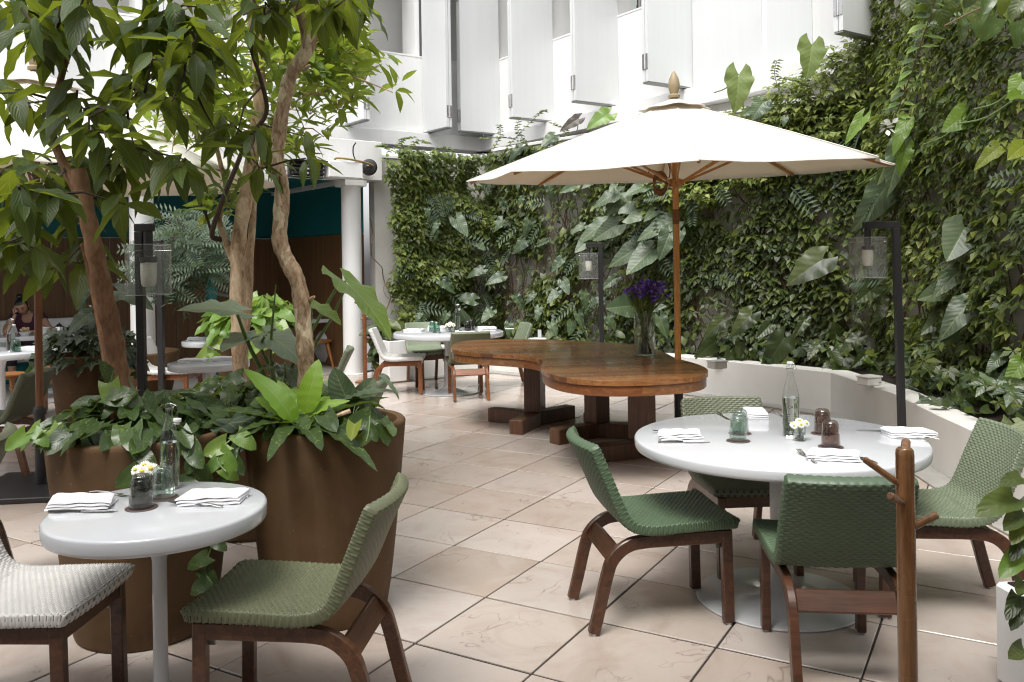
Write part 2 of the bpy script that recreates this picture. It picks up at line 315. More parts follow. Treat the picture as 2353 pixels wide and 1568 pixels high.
class MB:
    def __init__(s): s.v = []; s.f = []; s.m = []
    def add(s, v, f, mi=0):
        o = len(s.v); s.v.extend([tuple(p) for p in v]); s.f.extend([tuple(i + o for i in q) for q in f]); s.m.extend([mi] * len(f)); return s
    def box(s, c, size, rz=0, bev=.003, mi=0, rot=None):
        hx = [a / 2 for a in size]; b = min(bev, min(hx) * .8); R = rot if rot is not None else Matrix.Rotation(rz, 3, 'Z'); vs_ = []
        for p in _BV:
            q = Vector([(1 if a > 0 else -1) * (h if abs(a) > .9 else h - b) for a, h in zip(p, hx)]); vs_.append(R @ q + Vector(c))
        return s.add(vs_, _BF, mi)
    def beam(s, a, b, wd, ht, bev=.003, mi=0, up=(0, 0, 1)):
        a, b = Vector(a), Vector(b); d = b - a; L = d.length; d.normalize(); u = Vector(up)
        if abs(d.dot(u)) > .99: u = Vector((0, 1, 0))
        x = d.cross(u).normalized(); z = x.cross(d).normalized(); R = Matrix((x, d, z)).transposed()
        return s.box((a + b) / 2, (wd, L, ht), bev=bev, mi=mi, rot=R)
    def tube(s, pts, r, n=8, mi=0, cap=True, sq=None):
        pts = [Vector(p) for p in pts]; K = len(pts); rs = r if isinstance(r, (list, tuple)) else [r] * K
        t0 = (pts[1] - pts[0]).normalized(); u = Vector((0, 0, 1)) if abs(t0.z) < .9 else Vector((1, 0, 0))
        x = t0.cross(u).normalized(); vs_ = []
        for i, p in enumerate(pts):
            t = (pts[min(i + 1, K - 1)] - pts[max(i - 1, 0)])
            if t.length < 1e-9: t = t0
            t.normalize(); x = (x - t * x.dot(t)); x = x.normalized() if x.length > 1e-6 else t.orthogonal().normalized(); y = t.cross(x)
            for k in range(n):
                a = 2 * PI * k / n; vs_.append(p + (x * math.cos(a) + y * math.sin(a)) * rs[i])
        fs = [(i * n + k, i * n + (k + 1) % n, (i + 1) * n + (k + 1) % n, (i + 1) * n + k) for i in range(K - 1) for k in range(n)]
        if cap: fs += [tuple(range(n - 1, -1, -1)), tuple((K - 1) * n + k for k in range(n))]
        return s.add(vs_, fs, mi)
    def lathe(s, prof, c=(0, 0, 0), n=32, mi=0, cap=True, M3=None):
        vs_ = []; c = Vector(c)
        for r, z in prof:
            for k in range(n):
                a = 2 * PI * k / n; p = Vector((r * math.cos(a), r * math.sin(a), z))
                vs_.append((M3 @ p if M3 is not None else p) + c)
        K = len(prof)
        fs = [(i * n + k, i * n + (k + 1) % n, (i + 1) * n + (k + 1) % n, (i + 1) * n + k) for i in range(K - 1) for k in range(n)]
        if cap:
            if prof[0][0] > 1e-5: fs.append(tuple(range(n - 1, -1, -1)))
            if prof[-1][0] > 1e-5: fs.append(tuple((K - 1) * n + k for k in range(n)))
        return s.add(vs_, fs, mi)
    def prism(s, out, z0, z1, bev=.004, mi=0):
        """closed outline (counter-clockwise) extruded with small chamfers"""
        n = len(out); P = [Vector((p[0], p[1])) for p in out]; nr = []
        for i in range(n):
            a = (P[i] - P[i - 1]); b = (P[(i + 1) % n] - P[i]); a = a.normalized() if a.length > 0 else a; b = b.normalized() if b.length > 0 else b
            t = a + b; t = t.normalized() if t.length > 1e-6 else a; nr.append(Vector((t.y, -t.x)))
        rings = [(-bev, z0), (0, z0 + bev), (0, z1 - bev), (-bev, z1)] if bev > 0 else [(0, z0), (0, z1)]
        vs_ = [(p.x + q.x * d, p.y + q.y * d, z) for d, z in rings for p, q in zip(P, nr)]; K = len(rings)
        fs = [(i * n + k, i * n + (k + 1) % n, (i + 1) * n + (k + 1) % n, (i + 1) * n + k) for i in range(K - 1) for k in range(n)]
        fs += [tuple(range(n - 1, -1, -1)), tuple((K - 1) * n + k for k in range(n))]
        return s.add(vs_, fs, mi)
    def sphere(s, c, r, n=16, m=10, sc=(1, 1, 1), mi=0):
        prof = [(max(1e-4, r * math.sin(PI * i / m)), -r * math.cos(PI * i / m)) for i in range(m + 1)]
        t = MB().lathe(prof, n=n, cap=False); return s.add([(Vector((p[0] * sc[0], p[1] * sc[1], p[2] * sc[2])) + Vector(c)) for p in t.v], t.f, mi)
    def grid(s, fn, nu, nv, mi=0, flip=False):
        vs_ = [fn(i / nu, j / nv) for i in range(nu + 1) for j in range(nv + 1)]; w_ = nv + 1
        fs = [(i * w_ + j, (i + 1) * w_ + j, (i + 1) * w_ + j + 1, i * w_ + j + 1) for i in range(nu) for j in range(nv)]
        if flip: fs = [tuple(reversed(f)) for f in fs]
        return s.add(vs_, fs, mi)
    def mesh(s, name, mats=(), smooth=True, angle=35, uv=None):
        me = bpy.data.meshes.new(name); me.from_pydata(s.v, [], s.f); me.update()
        for m_ in mats: me.materials.append(m_)
        if len(set(s.m)) > 1: me.polygons.foreach_set('material_index', s.m)
        if uv is not None:
            l = me.uv_layers.new(name='UVMap'); li = np.empty(len(me.loops), dtype=np.int32); me.loops.foreach_get('vertex_index', li)
            l.data.foreach_set('uv', np.asarray(uv, dtype=np.float32)[li].ravel())
        if smooth:
            me.polygons.foreach_set('use_smooth', [True] * len(me.polygons))
            if angle < 180: me.set_sharp_from_angle(angle=rad(angle))
        return me

def wloc(p):
    v = Vector((0, 0, 0))
    while p is not None: v += p.location; p = p.parent
    return v
def link(name, me, parent=None):
    o = bpy.data.objects.new(name, me); COL.objects.link(o)
    if parent is not None: o.parent = parent
    return o
def obj(name, mb, mat, parent=None, rel=True, smooth=True, angle=35):
    """one mesh object; vertices are given in world space (rel) or in the parent's space"""
    if parent is not None and rel:
        d = wloc(parent); mb.v = [(p[0] - d.x, p[1] - d.y, p[2] - d.z) for p in mb.v]
    mats = mat if isinstance(mat, (list, tuple)) else [mat]
    return link(name, mb.mesh(name, mats, smooth, angle), parent)
def tag(o, label=None, cat=None, group=None, kind=None):
    if label: o['label'] = label
    if cat: o['category'] = cat
    if group: o['group'] = group
    if kind: o['kind'] = kind
    return o
def thing(name, label, cat, loc=(0, 0, 0), rz=0, group=None):
    o = bpy.data.objects.new(name, None); COL.objects.link(o); o.location = loc; o.rotation_euler = (0, 0, rz); o.empty_display_size = .1
    return tag(o, label, cat, group)
def setmat(o, m):
    o.material_slots[0].link = 'OBJECT'; o.material_slots[0].material = m; return o
def pmesh(name, me, parent, mat4, mat=None):
    """a part sharing mesh data, placed by a world matrix (parent must be unrotated)"""
    o = link(name, me, parent); d = wloc(parent) if parent is not None else Vector((0, 0, 0))
    o.matrix_local = Matrix.Translation(-d) @ mat4
    if mat is not None: setmat(o, mat)
    return o
def chaik(pts, it=2, closed=True):
    P = [Vector(p) for p in pts]
    for _ in range(it):
        Q = []
        n = len(P)
        for i in range(n if closed else n - 1):
            a, b = P[i], P[(i + 1) % n]; Q += [a * .75 + b * .25, a * .25 + b * .75]
        if not closed: Q = [P[0]] + Q + [P[-1]]
        P = Q
    return P
def spline(pts, per=6):
    P = [Vector(p) for p in pts]; P = [P[0] * 2 - P[1]] + P + [P[-1] * 2 - P[-2]]; out = []
    for i in range(1, len(P) - 2):
        for k in range(per):
            t = k / per; a, b, c, d = P[i - 1], P[i], P[i + 1], P[i + 2]
            out.append(.5 * ((2 * b) + (c - a) * t + (2 * a - 5 * b + 4 * c - d) * t * t + (3 * b - a - 3 * c + d) * t ** 3))
    out.append(P[-2]); return out
def lerp(a, b, t): return a + (b - a) * t
def U(a, b): return random.uniform(a, b)

# ------------------------------------------------------------------ leaves
def leaf_geo(wf, nt_=7, ns=2, lobe=0.0, droop=.25, fold=.18, wave=0.0, wn=4, lobep=1.5, curl=0):
    """unit leaf along +Y (base at 0, tip at 1), normal +Z; returns vertices, faces, uv"""
    v, uv, f = [], [], []
    for i in range(nt_ + 1):
        t = i / nt_; hw = wf(t)
        for j in range(-ns, ns + 1):
            c = j / ns; y = t - lobe * abs(c) ** lobep * (1 - t) ** 4; x = hw * c
            z = -droop * t * t + fold * abs(x) + wave * abs(c) * math.sin(t * wn * 2 * PI + (0 if c > 0 else 1.3)) * hw * 2 - curl * x * x
            v.append((x, y, z)); uv.append((t, .5 + c / 2))
    W_ = 2 * ns + 1
    for i in range(nt_):
        for j in range(W_ - 1): f.append((i * W_ + j, i * W_ + j + 1, (i + 1) * W_ + j + 1, (i + 1) * W_ + j))
    return v, f, uv
def leaf_mesh(name, *a, mat=None, **k):
    v, f, uv = leaf_geo(*a, **k); mb = MB().add(v, f); return mb.mesh(name, [mat or M['l_tree']], True, 180, uv)
def w_ell(mw, p=.85, q=1.15): return lambda t: mw * max(.004, (math.sin(PI * min(1, t ** p)) ** q) if 0 < t < 1 else .004)
def arrow_geo(W=.36, lobe=.30, nr=14, nc=3, droop=.25, fold=.15, wave=.07, wn=2.6):
    v, uv, f = [], [], []
    for i in range(nr + 1):
        y = -lobe + (1 + lobe) * (i / nr)
        if y < .12: a = (y + lobe) / (lobe + .12); out = W * lerp_(.42, 1, math.sin(a * PI / 2) ** .75)
        else: b = (y - .12) / .88; out = W * max(.006, (1 - b) ** .82 * (1 + .38 * b))
        inn = W * .42 * (-y / lobe) ** .8 if y < 0 else 0
        for s in (-1, 1):
            for j in range(nc + 1):
                c = j / nc; x = inn + (out - inn) * c; cc = x / W; t = max(0, y)
                z = -droop * y * abs(y) + fold * x + wave * cc * cc * math.sin(y * wn * 2 * PI + s) * .8 - .25 * x * x
                v.append((s * x, y, z)); uv.append((max(0, y), .5 + s * cc / 2))
    w_ = 2 * (nc + 1)
    for i in range(nr):
        for q in range(2):
            for j in range(nc):
                o = i * w_ + q * (nc + 1) + j; k = (o, o + 1, o + w_ + 1, o + w_); f.append(k if q else k[::-1])
    return v, f, uv
def lerp_(a, b, t): return a + (b - a) * t
def w_heart(mw): return lambda t: mw * max(.004, (1 - t) ** .62 * (.80 + .9 * t) * (1 - .12 * t))
def w_arrow(mw): return lambda t: mw * max(.004, (1 - t) ** .75 * (.70 + 1.15 * t))
LM = {}
LM['tree'] = [leaf_mesh('tree leaf', w_ell(.17, .9, .9), 7, 2, 0, d, fo, wv, 2.5) for d, fo, wv in ((.18, .3, .10), (.40, .15, .16), (.06, .45, .08), (.55, .25, .14))]
LM['bright'] = [leaf_mesh('bright tree leaf', w_ell(.16, .9, .9), 5, 1, 0, d, fo, .06, 2) for d, fo in ((.15, .3), (.40, .15), (-.05, .35))]
LM['heart'] = [leaf_mesh('heart leaf', w_heart(.44), 7, 2, .20, d, fo, wv, 2) for d, fo, wv in ((.25, .22, .05), (.5, .1, .08), (.1, .4, .05))]
LM['arrow'] = []
for _d, _fo, _wv in ((.20, .16, .06), (.42, .10, .09), (.05, .28, .05), (.30, .22, .10)):
    _g = arrow_geo(.35, .30, 14, 3, _d, _fo, _wv); LM['arrow'].append(MB().add(_g[0], _g[1]).mesh('arrow leaf', [M['l_wall']], True, 180, _g[2]))
LM['strap'] = [leaf_mesh('fern strap leaf', w_ell(.12, .75, .6), 16, 2, 0, d, .35, .10, 6) for d in (.12, .4, .75)]
def ivy_geo():
    pts = [(0, 0), (.22, -.16), (.46, -.02), (.30, .18), (.52, .42), (.24, .48), (0, 1.0), (-.24, .48), (-.52, .42), (-.30, .18), (-.46, -.02), (-.22, -.16)]
    v = [(x, y, .12 * abs(x) - .15 * y * y) for x, y in pts] + [(0, .25, -.01)]; c = len(pts)
    return v, [(i, (i + 1) % c, c) for i in range(c)], [(max(0, p[1]), .5 + p[0]) for p in v]
def creeper_geo():
    v, f, uv = [], [], []
    for k, a in enumerate((-115, -58, 0, 58, 115)):
        L = (.62, .85, 1, .85, .62)[k]; R = Matrix.Rotation(-rad(a), 3, 'Z'); b = len(v)
        q = [(0, .04, 0), (.215, .50, .03), (0, .52, -.03), (-.215, .50, .03), (0, 1.0, -.18)]
        v += [tuple(R @ (Vector(p) * L)) for p in q]; uv += [(0, .5), (.5, 1), (.5, .5), (.5, 0), (1, .5)]
        f += [(b, b + 1, b + 2), (b, b + 2, b + 3), (b + 1, b + 4, b + 2), (b + 2, b + 4, b + 3)]
    return v, f, uv
def feather_geo(n=9):
    v, f, uv = [], [], []
    for k in range(n):
        t = .12 + .86 * k / n; L = .30 * math.sin(PI * (.12 + .8 * t)) ** .7; z = -.25 * t * t
        for s in (-1, 1):
            b = len(v); d = Vector((s * .9, .42, -.1)).normalized(); p = Vector((0, t, z)); sd_ = Vector((-.42 * s, .9, 0)) * .032
            v += [tuple(p), tuple(p + d * L * .5 + sd_), tuple(p + d * L), tuple(p + d * L * .5 - sd_)]; uv += [(0, .5), (.5, 1), (1, .5), (.5, 0)]; f += [(b, b + 1, b + 2, b + 3)]
    b = len(v); v += [(-.006, 0, 0), (.006, 0, 0), (.004, .5, -.06), (-.004, .5, -.06), (0, 1, -.25)]; uv += [(0, .5)] * 5; f += [(b, b + 1, b + 2, b + 3), (b + 3, b + 2, b + 4)]
    return v, f, uv
def small_geo():
    return [(0, 0, 0), (.36, .30, .06), (0, .40, -.03), (-.36, .30, .06), (0, 1, -.16)], [(0, 1, 2), (0, 2, 3), (1, 4, 2), (2, 4, 3)], [(0, .5), (.4, 1), (.4, .5), (.4, 0), (1, .5)]
def gm(name, g, mat): return MB().add(g[0], g[1]).mesh(name, [mat], True, 180, g[2])
LM['ivy'] = [gm('ivy leaf', ivy_geo(), M['l_ivy'])]
LM['creeper'] = [gm('creeper leaf', creeper_geo(), M['l_vine'])]
LM['feather'] = [gm('feathery frond', feather_geo(9), M['l_feather']), gm('feathery frond', feather_geo(7), M['l_feather'])]

def frame(d, n):
    d = d.normalized(); n = n - d * n.dot(d)
    n = n.normalized() if n.length > 1e-5 else d.orthogonal().normalized()
    return d, n, d.cross(n)
def lmat(base, d, n, L, wk=1.0):
    d, n, x = frame(Vector(d), Vector(n))
    m_ = Matrix((x * L * wk, d * L, n * L)).transposed().to_4x4(); m_.translation = base; return m_
def put_leaf(kind, parent, base, d, n, L, mat=None, wk=1.0, name='leaf'):
    return pmesh(name, random.choice(LM[kind]), parent, lmat(base, d, n, L, wk), mat)
def mass_all(name, groups, parent):
    """all the leftover leaves of one plant joined into one part: groups = list of (geometry, items, material)"""
    VV, LI, TT, UU, MI, mats, base = [], [], [], [], [], [], 0
    for geo, items, mat in groups:
        v0 = np.array(geo[0], dtype=np.float64); nv = len(v0); n = len(items)
        B = np.array([tuple(i[0]) for i in items]); D = np.array([tuple(i[1]) for i in items]); Nn = np.array([tuple(i[2]) for i in items]); L = np.array([i[3] for i in items])
        D /= np.linalg.norm(D, axis=1)[:, None] + 1e-9; Nn -= D * (D * Nn).sum(1)[:, None]; Nn /= np.linalg.norm(Nn, axis=1)[:, None] + 1e-9; X = np.cross(D, Nn)
        V = B[:, None, :] + (v0[None, :, 0, None] * X[:, None, :] + v0[None, :, 1, None] * D[:, None, :] + v0[None, :, 2, None] * Nn[:, None, :]) * L[:, None, None]
        V = (V - np.array(tuple(wloc(parent)))).reshape(-1, 3); f0 = np.concatenate([np.array(f) for f in geo[1]])
        lo = (f0[None, :] + (np.arange(n) * nv)[:, None]).ravel(); UU.append(np.tile(np.array(geo[2], dtype=np.float32), (n, 1))[lo]); LI.append(lo + base); base += len(V); VV.append(V)
        t = np.tile(np.array([len(f) for f in geo[1]]), n); TT.append(t)
        if mat not in mats: mats.append(mat)
        MI.append(np.full(len(t), mats.index(mat)))
    V = np.concatenate(VV); li = np.concatenate(LI).astype(np.int32); tot = np.concatenate(TT).astype(np.int32); st = np.concatenate([[0], np.cumsum(tot)[:-1]]).astype(np.int32)
    me = bpy.data.meshes.new(name); me.vertices.add(len(V)); me.vertices.foreach_set('co', V.ravel().astype(np.float32))
    me.loops.add(len(li)); me.loops.foreach_set('vertex_index', li); me.polygons.add(len(tot)); me.polygons.foreach_set('loop_start', st); me.polygons.foreach_set('loop_total', tot)
    u = me.uv_layers.new(name='UVMap'); u.data.foreach_set('uv', np.concatenate(UU).ravel())
    for m_ in mats: me.materials.append(m_)
    me.update(calc_edges=True); me.polygons.foreach_set('material_index', np.concatenate(MI).astype(np.int32)); me.polygons.foreach_set('use_smooth', np.ones(len(tot), dtype=bool)); me.validate()
    o = link(name, me, parent); o['kind'] = 'stuff'; return o
def mass(name, geo, items, mat, parent=None):
    """many leaves joined into one part: items = list of (base, direction, normal, length)"""
    if not items: return None
    v0 = np.array(geo[0], dtype=np.float64); nv = len(v0); n = len(items)
    B = np.array([tuple(i[0]) for i in items]); D = np.array([tuple(i[1]) for i in items]); Nn = np.array([tuple(i[2]) for i in items]); L = np.array([i[3] for i in items])
    D /= np.linalg.norm(D, axis=1)[:, None] + 1e-9; Nn -= D * (D * Nn).sum(1)[:, None]; Nn /= np.linalg.norm(Nn, axis=1)[:, None] + 1e-9; X = np.cross(D, Nn)
    V = B[:, None, :] + (v0[None, :, 0, None] * X[:, None, :] + v0[None, :, 1, None] * D[:, None, :] + v0[None, :, 2, None] * Nn[:, None, :]) * L[:, None, None]
    if parent is not None: V -= np.array(tuple(wloc(parent)))
    V = V.reshape(-1, 3); ft = [len(f) for f in geo[1]]; fl_ = np.concatenate([np.array(f) for f in geo[1]])
    li = (fl_[None, :] + (np.arange(n) * nv)[:, None]).ravel().astype(np.int32); tot = np.tile(np.array(ft), n).astype(np.int32); st = np.concatenate([[0], np.cumsum(tot)[:-1]]).astype(np.int32)
    me = bpy.data.meshes.new(name); me.vertices.add(len(V)); me.vertices.foreach_set('co', V.ravel().astype(np.float32))
    me.loops.add(len(li)); me.loops.foreach_set('vertex_index', li); me.polygons.add(len(tot)); me.polygons.foreach_set('loop_start', st); me.polygons.foreach_set('loop_total', tot)
    uv = np.array(geo[2], dtype=np.float32); u = me.uv_layers.new(name='UVMap'); u.data.foreach_set('uv', np.tile(uv, (n, 1))[li].ravel())
    me.materials.append(mat); me.update(calc_edges=True); me.polygons.foreach_set('use_smooth', np.ones(len(tot), dtype=bool)); me.validate()
    o = link(name, me, parent); o['kind'] = 'stuff'; return o
def rv(): return Vector((random.gauss(0, 1), random.gauss(0, 1), random.gauss(0, 1)))

# ================================================================== SETTING
def seg_t(vx, p, d):
    """distance along p + d*t where the sight line at picture column vx crosses it (level with the eye)"""
    k = (vx - CX) / FV
    return (k * p.y - p.x) / (d.x - k * d.y)
BENCH = [Vector(p) for p in ((-1.45, 11.62), (-.28, 12.38), (.41, 11.73), (1.97, 10.26), (3.19, 8.58), (3.20, 7.2), (3.05, 6.1), (2.93, 4.9), (2.92, 2.2))]
KO, KE, KN = Vector((-2.31, 12.3)), Vector((.78, .6258)), Vector((-.6258, .78))      # colonnade line
WALLP = [Vector(p) for p in ((-2.0, 12.52), (-.3, 13.6), (3.95, 9.1), (4.10, 2.0))]

# ---- ground with its stone tiles
g = obj('ground', MB().grid(lambda a, b: (-45 + 90 * a, -30 + 90 * b, -.0055), 6, 6, flip=False), M['grout'], smooth=False)
g['kind'] = 'structure'
def behind(x, y):
    if (Vector((x, y)) - KO).dot(KN) > .15: return True
    for a, b in zip(BENCH, BENCH[1:]):
        pass
    yb = None
    for a, b in zip(BENCH[:5], BENCH[1:5]):
        if min(a.x, b.x) <= x <= max(a.x, b.x):
            yb = a.y + (b.y - a.y) * (x - a.x) / (b.x - a.x + 1e-9)
            if y > yb + .35: return True
    return x > 3.2 + .35 or (x > 3.05 and y < 6.4 and x > 3.35)
TS, TH = .5456, -.5266; OX, OY = -1.8357, 4.324
tiles = []
for a in range(-30, 31):
    for b in range(-14, 30):
        a_, b_ = a + .5, b + .5
        x = OX + TS * (a_ * math.cos(TH) - b_ * math.sin(TH)); y = OY + TS * (a_ * math.sin(TH) + b_ * math.cos(TH))
        if y < .3 or y > 13.5 or abs(x) > .75 * y + 1.6 or behind(x, y): continue
        tiles.append((x, y))
tiles.sort(key=lambda t: t[1] + 100 * (t[1] < 1.6 or abs(t[0]) > .62 * t[1] + .6))
tme = MB().box((0, 0, 0), (TS - .009, TS - .013, .022), bev=.0025).mesh('tile', [M['tile']], True, 25)
rest = MB()
for i, (x, y) in enumerate(tiles):
    z = U(-.0012, .0012) - .011; tilt = Euler((U(-.0012, .0012), U(-.0012, .0012), TH + U(-.003, .003)))
    if i < 300:
        o = link('tile', tme, g); o.location = (x + U(-.0012, .0012), y + U(-.0012, .0012), z); o.rotation_euler = tilt
    else: rest.box((x, y, z), (TS - .007, TS - .009, .022), bev=.0022, rot=tilt.to_matrix())
if rest.v:
    o = obj('tile', rest, M['tile'], g, angle=25); o['kind'] = 'stuff'
# interior floor beyond the colonnade
inf = obj('interior_floor', MB().add([tuple((KO + KE * s + KN * n).to_3d() + Vector((0, 0, .006))) for s, n in ((-12, .18), (3.5, .18), (3.5, 4.2), (-12, 4.2))], [(0, 1, 2, 3)]), M['infloor'], smooth=False)
inf['kind'] = 'structure'

# ---- low planter bench (white plaster), kerb stone, soil
pb = thing('planter_bench', 'low cream plaster planter wall winding along the foot of the green walls', 'planter wall', (1.97, 10.26, 0))
def offs(P, d):
    out = []
    for i, p in enumerate(P):
        a = (P[i] - P[i - 1]).normalized() if i else None; b = (P[i + 1] - P[i]).normalized() if i < len(P) - 1 else None
        n = Vector((0, 0))
        for q in (a, b):
            if q is not None: n += Vector((-q.y, q.x))
        n.normalize(); c = n.dot(Vector((-(b or a).y, (b or a).x))); out.append(p + n * (d / max(.4, c)))
    return out
inn = offs(BENCH, .22); BH = .42
obj('plaster_wall', MB().prism(BENCH + inn[::-1], 0, BH, .008), M['bench'], pb, angle=20)
far_ = offs(BENCH, 1.15)
soil = MB()
for i in range(len(BENCH) - 1):
    soil.add([(inn[i].x, inn[i].y, .37), (inn[i + 1].x, inn[i + 1].y, .37), (far_[i + 1].x, far_[i + 1].y, .40), (far_[i].x, far_[i].y, .40)], [(0, 1, 2, 3)])
obj('soil', soil, M['soil'], pb, smooth=False)
kf = offs(BENCH, -.20)
kb = thing('stone_kerb', 'grey stone kerb strip laid along the foot of the planter wall', 'kerb', (BENCH[4].x, BENCH[4].y, 0))
for i in range(len(BENCH) - 1):
    obj('kerb_stone', MB().prism([kf[i], kf[i + 1], BENCH[i + 1], BENCH[i]], 0.0005, .014, .002), M['kerb'], kb, angle=25)
for px, nm in ((c6(305, 900), 'small white light box on the planter wall under the umbrella'), (c6(1345, 1068), 'small white light box on the planter wall beside the tall lamp')):
    p = at(*px, 8.9 if px[0] < 1700 else 7.55); p.z = BH
    t = thing('light_box', nm, 'garden light', p)
    obj('housing', MB().box((p.x, p.y + .1, BH + .035), (.16, .14, .07), .4, .008), M['bench'], t); obj('lid', MB().box((p.x, p.y + .1, BH + .077), (.175, .155, .014), .4, .004), M['bench'], t)
wp = thing('white_planter', 'tall white square planter behind the white cord chair', 'planter', (-1.60, 11.42, 0))
obj('body', MB().box((-1.60, 11.42, .29), (.30, .30, .54), .6, .01), M['white'], wp); obj('plinth', MB().box((-1.60, 11.42, .012), (.26, .26, .022), .6, .004), M['kerb'], wp)
obj('soil', MB().box((-1.60, 11.42, .565), (.25, .25, .012), .6, .002), M['soil'], wp)

# ---- walls that carry the climbers
wl = ('white plastered wall under the dense climber beside the round column', 'long white plastered wall behind the umbrella and the wooden table', 'tall white plastered wall on the right overgrown up to the top')
for i in range(3):
    a, b = WALLP[i], WALLP[i + 1]; d = (b - a).normalized(); n = Vector((-d.y, d.x)); hgt = (3.15, 3.35, 4.3)[i]; e = .12 if i < 2 else 0
    t = thing('white_wall', wl[i], 'wall', (a.x, a.y, 0))
    obj('render', MB().prism([a + n * .02, b + d * e + n * .02, b + d * e + n * .22, a + n * .22], 0, hgt, .01), M['oldwhite'], t, angle=25)
    obj('coping', MB().prism([a, b + d * e, b + d * e + n * .25, a + n * .25], hgt + .002, hgt + .05, .006), M['white'], t, angle=25)
# pipe on the long wall
a, b = WALLP[1], WALLP[2]; d = (b - a).normalized(); n = Vector((-d.y, d.x))
q = [tuple((a + d * s - n * .03).to_3d() + Vector((0, 0, z))) for s, z in ((.2, 1.05), (1.6, 1.08), (1.62, .4))]
tag(obj('wall_pipe', MB().tube(q, .022, 8), M['greysteel']), 'grey pipe running along the white wall behind the far table', 'pipe')

# ---- upper building with its folded shutters
D1, N1, D2, N2 = Vector((.82, .572)), Vector((.572, -.82)), Vector((.572, -.82)), Vector((-.82, -.572)); C0 = Vector((-.48, 15.5))
def LP(s, off): return C0 - D1 * s + N1 * off
def RP(s, off): return C0 + D2 * s + N2 * off
wb = thing('white_building', 'white upper storey with tall folded shutters above the courtyard', 'building', (C0.x, C0.y, 0))
LZ0, LZ1, PZ, TZ = 3.59, 3.83, 5.15, 7.6
def band(P, s0, s1, o0, o1, z0, z1, flip, bev=.006):
    q = [P(s0, o0), P(s1, o0), P(s1, o1), P(s0, o1)]
    ar = sum(q[i].x * q[(i + 1) % 4].y - q[(i + 1) % 4].x * q[i].y for i in range(4))
    if ar < 0: q.reverse()
    return MB().prism(q, z0, z1, bev)
for P, L in ((LP, 15), (RP, 13)):
    obj('ledge', band(P, -.14 if P is RP else -.12, L, -.3, .14, LZ0, LZ1, 0), M['white'], wb, angle=25)
    obj('wall', band(P, .0, L, -.22, -.002, LZ1 + .002, PZ, 0), M['white'], wb, angle=25)
    if P is RP: obj('lower_wall', band(P, .0, L, -.3, -.06, 2.3, LZ0 - .002, 0), M['oldwhite'], wb, angle=25)
    obj('header', band(P, 0, L, -.22, -.002, 7.0, TZ, 0), M['white'], wb, angle=25)
    obj('sill', band(P, .02, L, -.24, .004, PZ + .001, PZ + .03, 0, .003), M['white'], wb, angle=25)
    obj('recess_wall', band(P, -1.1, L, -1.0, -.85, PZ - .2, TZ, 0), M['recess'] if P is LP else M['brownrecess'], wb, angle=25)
    obj('roof', band(P, -.3, L, -4.5, .0, TZ + .002, TZ + .2, 0), M['white'], wb, angle=25)
def mullion(P, s): obj('mullion', band(P, s - .045, s + .045, -.5, -.05, PZ + .031, 7.0, 0, .004), M['white'], wb, angle=25)
def shutter(P, s, dv, N_, lean, proj=.74):
    """two tall leaves folded together, sticking out of the wall, with hinges on their outer edge"""
    T = .05; z0, z1 = LZ1 + .03, 7.0; pa = P(s, .0); q = (N_ + dv * lean).normalized(); t_ = Vector((-q.y, q.x))
    sh = None
    for k in (0, 1):
        c = t_ * ((k - .5) * (T + .008)); pts = [pa + c - t_ * T / 2, pa + c + q * proj - t_ * T / 2, pa + c + q * proj + t_ * T / 2, pa + c + t_ * T / 2]
        ar = sum(pts[i].x * pts[(i + 1) % 4].y - pts[(i + 1) % 4].x * pts[i].y for i in range(4))
        if ar < 0: pts.reverse()
        o = obj('shutter', MB().prism(pts, z0 + .0, z1, .004), M['shutter'], wb, angle=25)
        if k == 0: sh = o
    e = pa + q * (proj + .003)
    an = math.atan2(q.y, q.x)
    for z in (4.12, 6.2):
        bx = MB()
        for k in (-1, 1): bx.box((e.x + t_.x * .03 * k, e.y + t_.y * .03 * k, z), (.008, .045, .20), an, .002)
        bx.tube([(e.x + q.x * .006, e.y + q.y * .006, z - .1), (e.x + q.x * .006, e.y + q.y * .006, z + .1)], .011, 8)
        obj('hinge', bx, M['steel'], sh)
    rl = MB().beam((pa.x, pa.y, z0 - .012), (pa.x + q.x * proj, pa.y + q.y * proj, z0 - .012), .10, .018, .003); obj('bottom_rail', rl, M['greysteel'], sh)
sL = {v: seg_t(v, C0, -D1) for v in (983, 798)}; sR = {v: seg_t(v, C0, D2) for v in (1150, 1273, 1422, 1592, 1761, 1877, 2041)}
sp = sL[798] - sL[983]
for k in range(6):
    s = sL[983] + sp * k; shutter(LP, s, D1, N1, .05); mullion(LP, s + .12)
for v in (1150, 1273, 1422, 1592, 2041): shutter(RP, sR[v], D2, N2, -.02, .80); mullion(RP, sR[v] - .12)
shutter(RP, sR[2041] + 1.0, D2, N2, 0, .8)
for v0, v1 in ((1592, 1761), (1761, 1877)):
    obj('panel', band(RP, sR[v0] + .07, sR[v1] - .01, -.05, .012, LZ1 + .004, 7.0, 0, .004), M['shutter'], wb, angle=25)
# pale and dark strips in the openings of the right side
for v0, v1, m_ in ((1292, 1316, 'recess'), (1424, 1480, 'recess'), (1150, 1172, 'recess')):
    a_, b_ = seg_t(v0, C0 - N2 * .7, D2), seg_t(v1, C0 - N2 * .7, D2); obj('window_panel', band(RP, a_, b_, -.84, -.7, PZ - .1, 7.0, 0), M[m_], wb, angle=25)
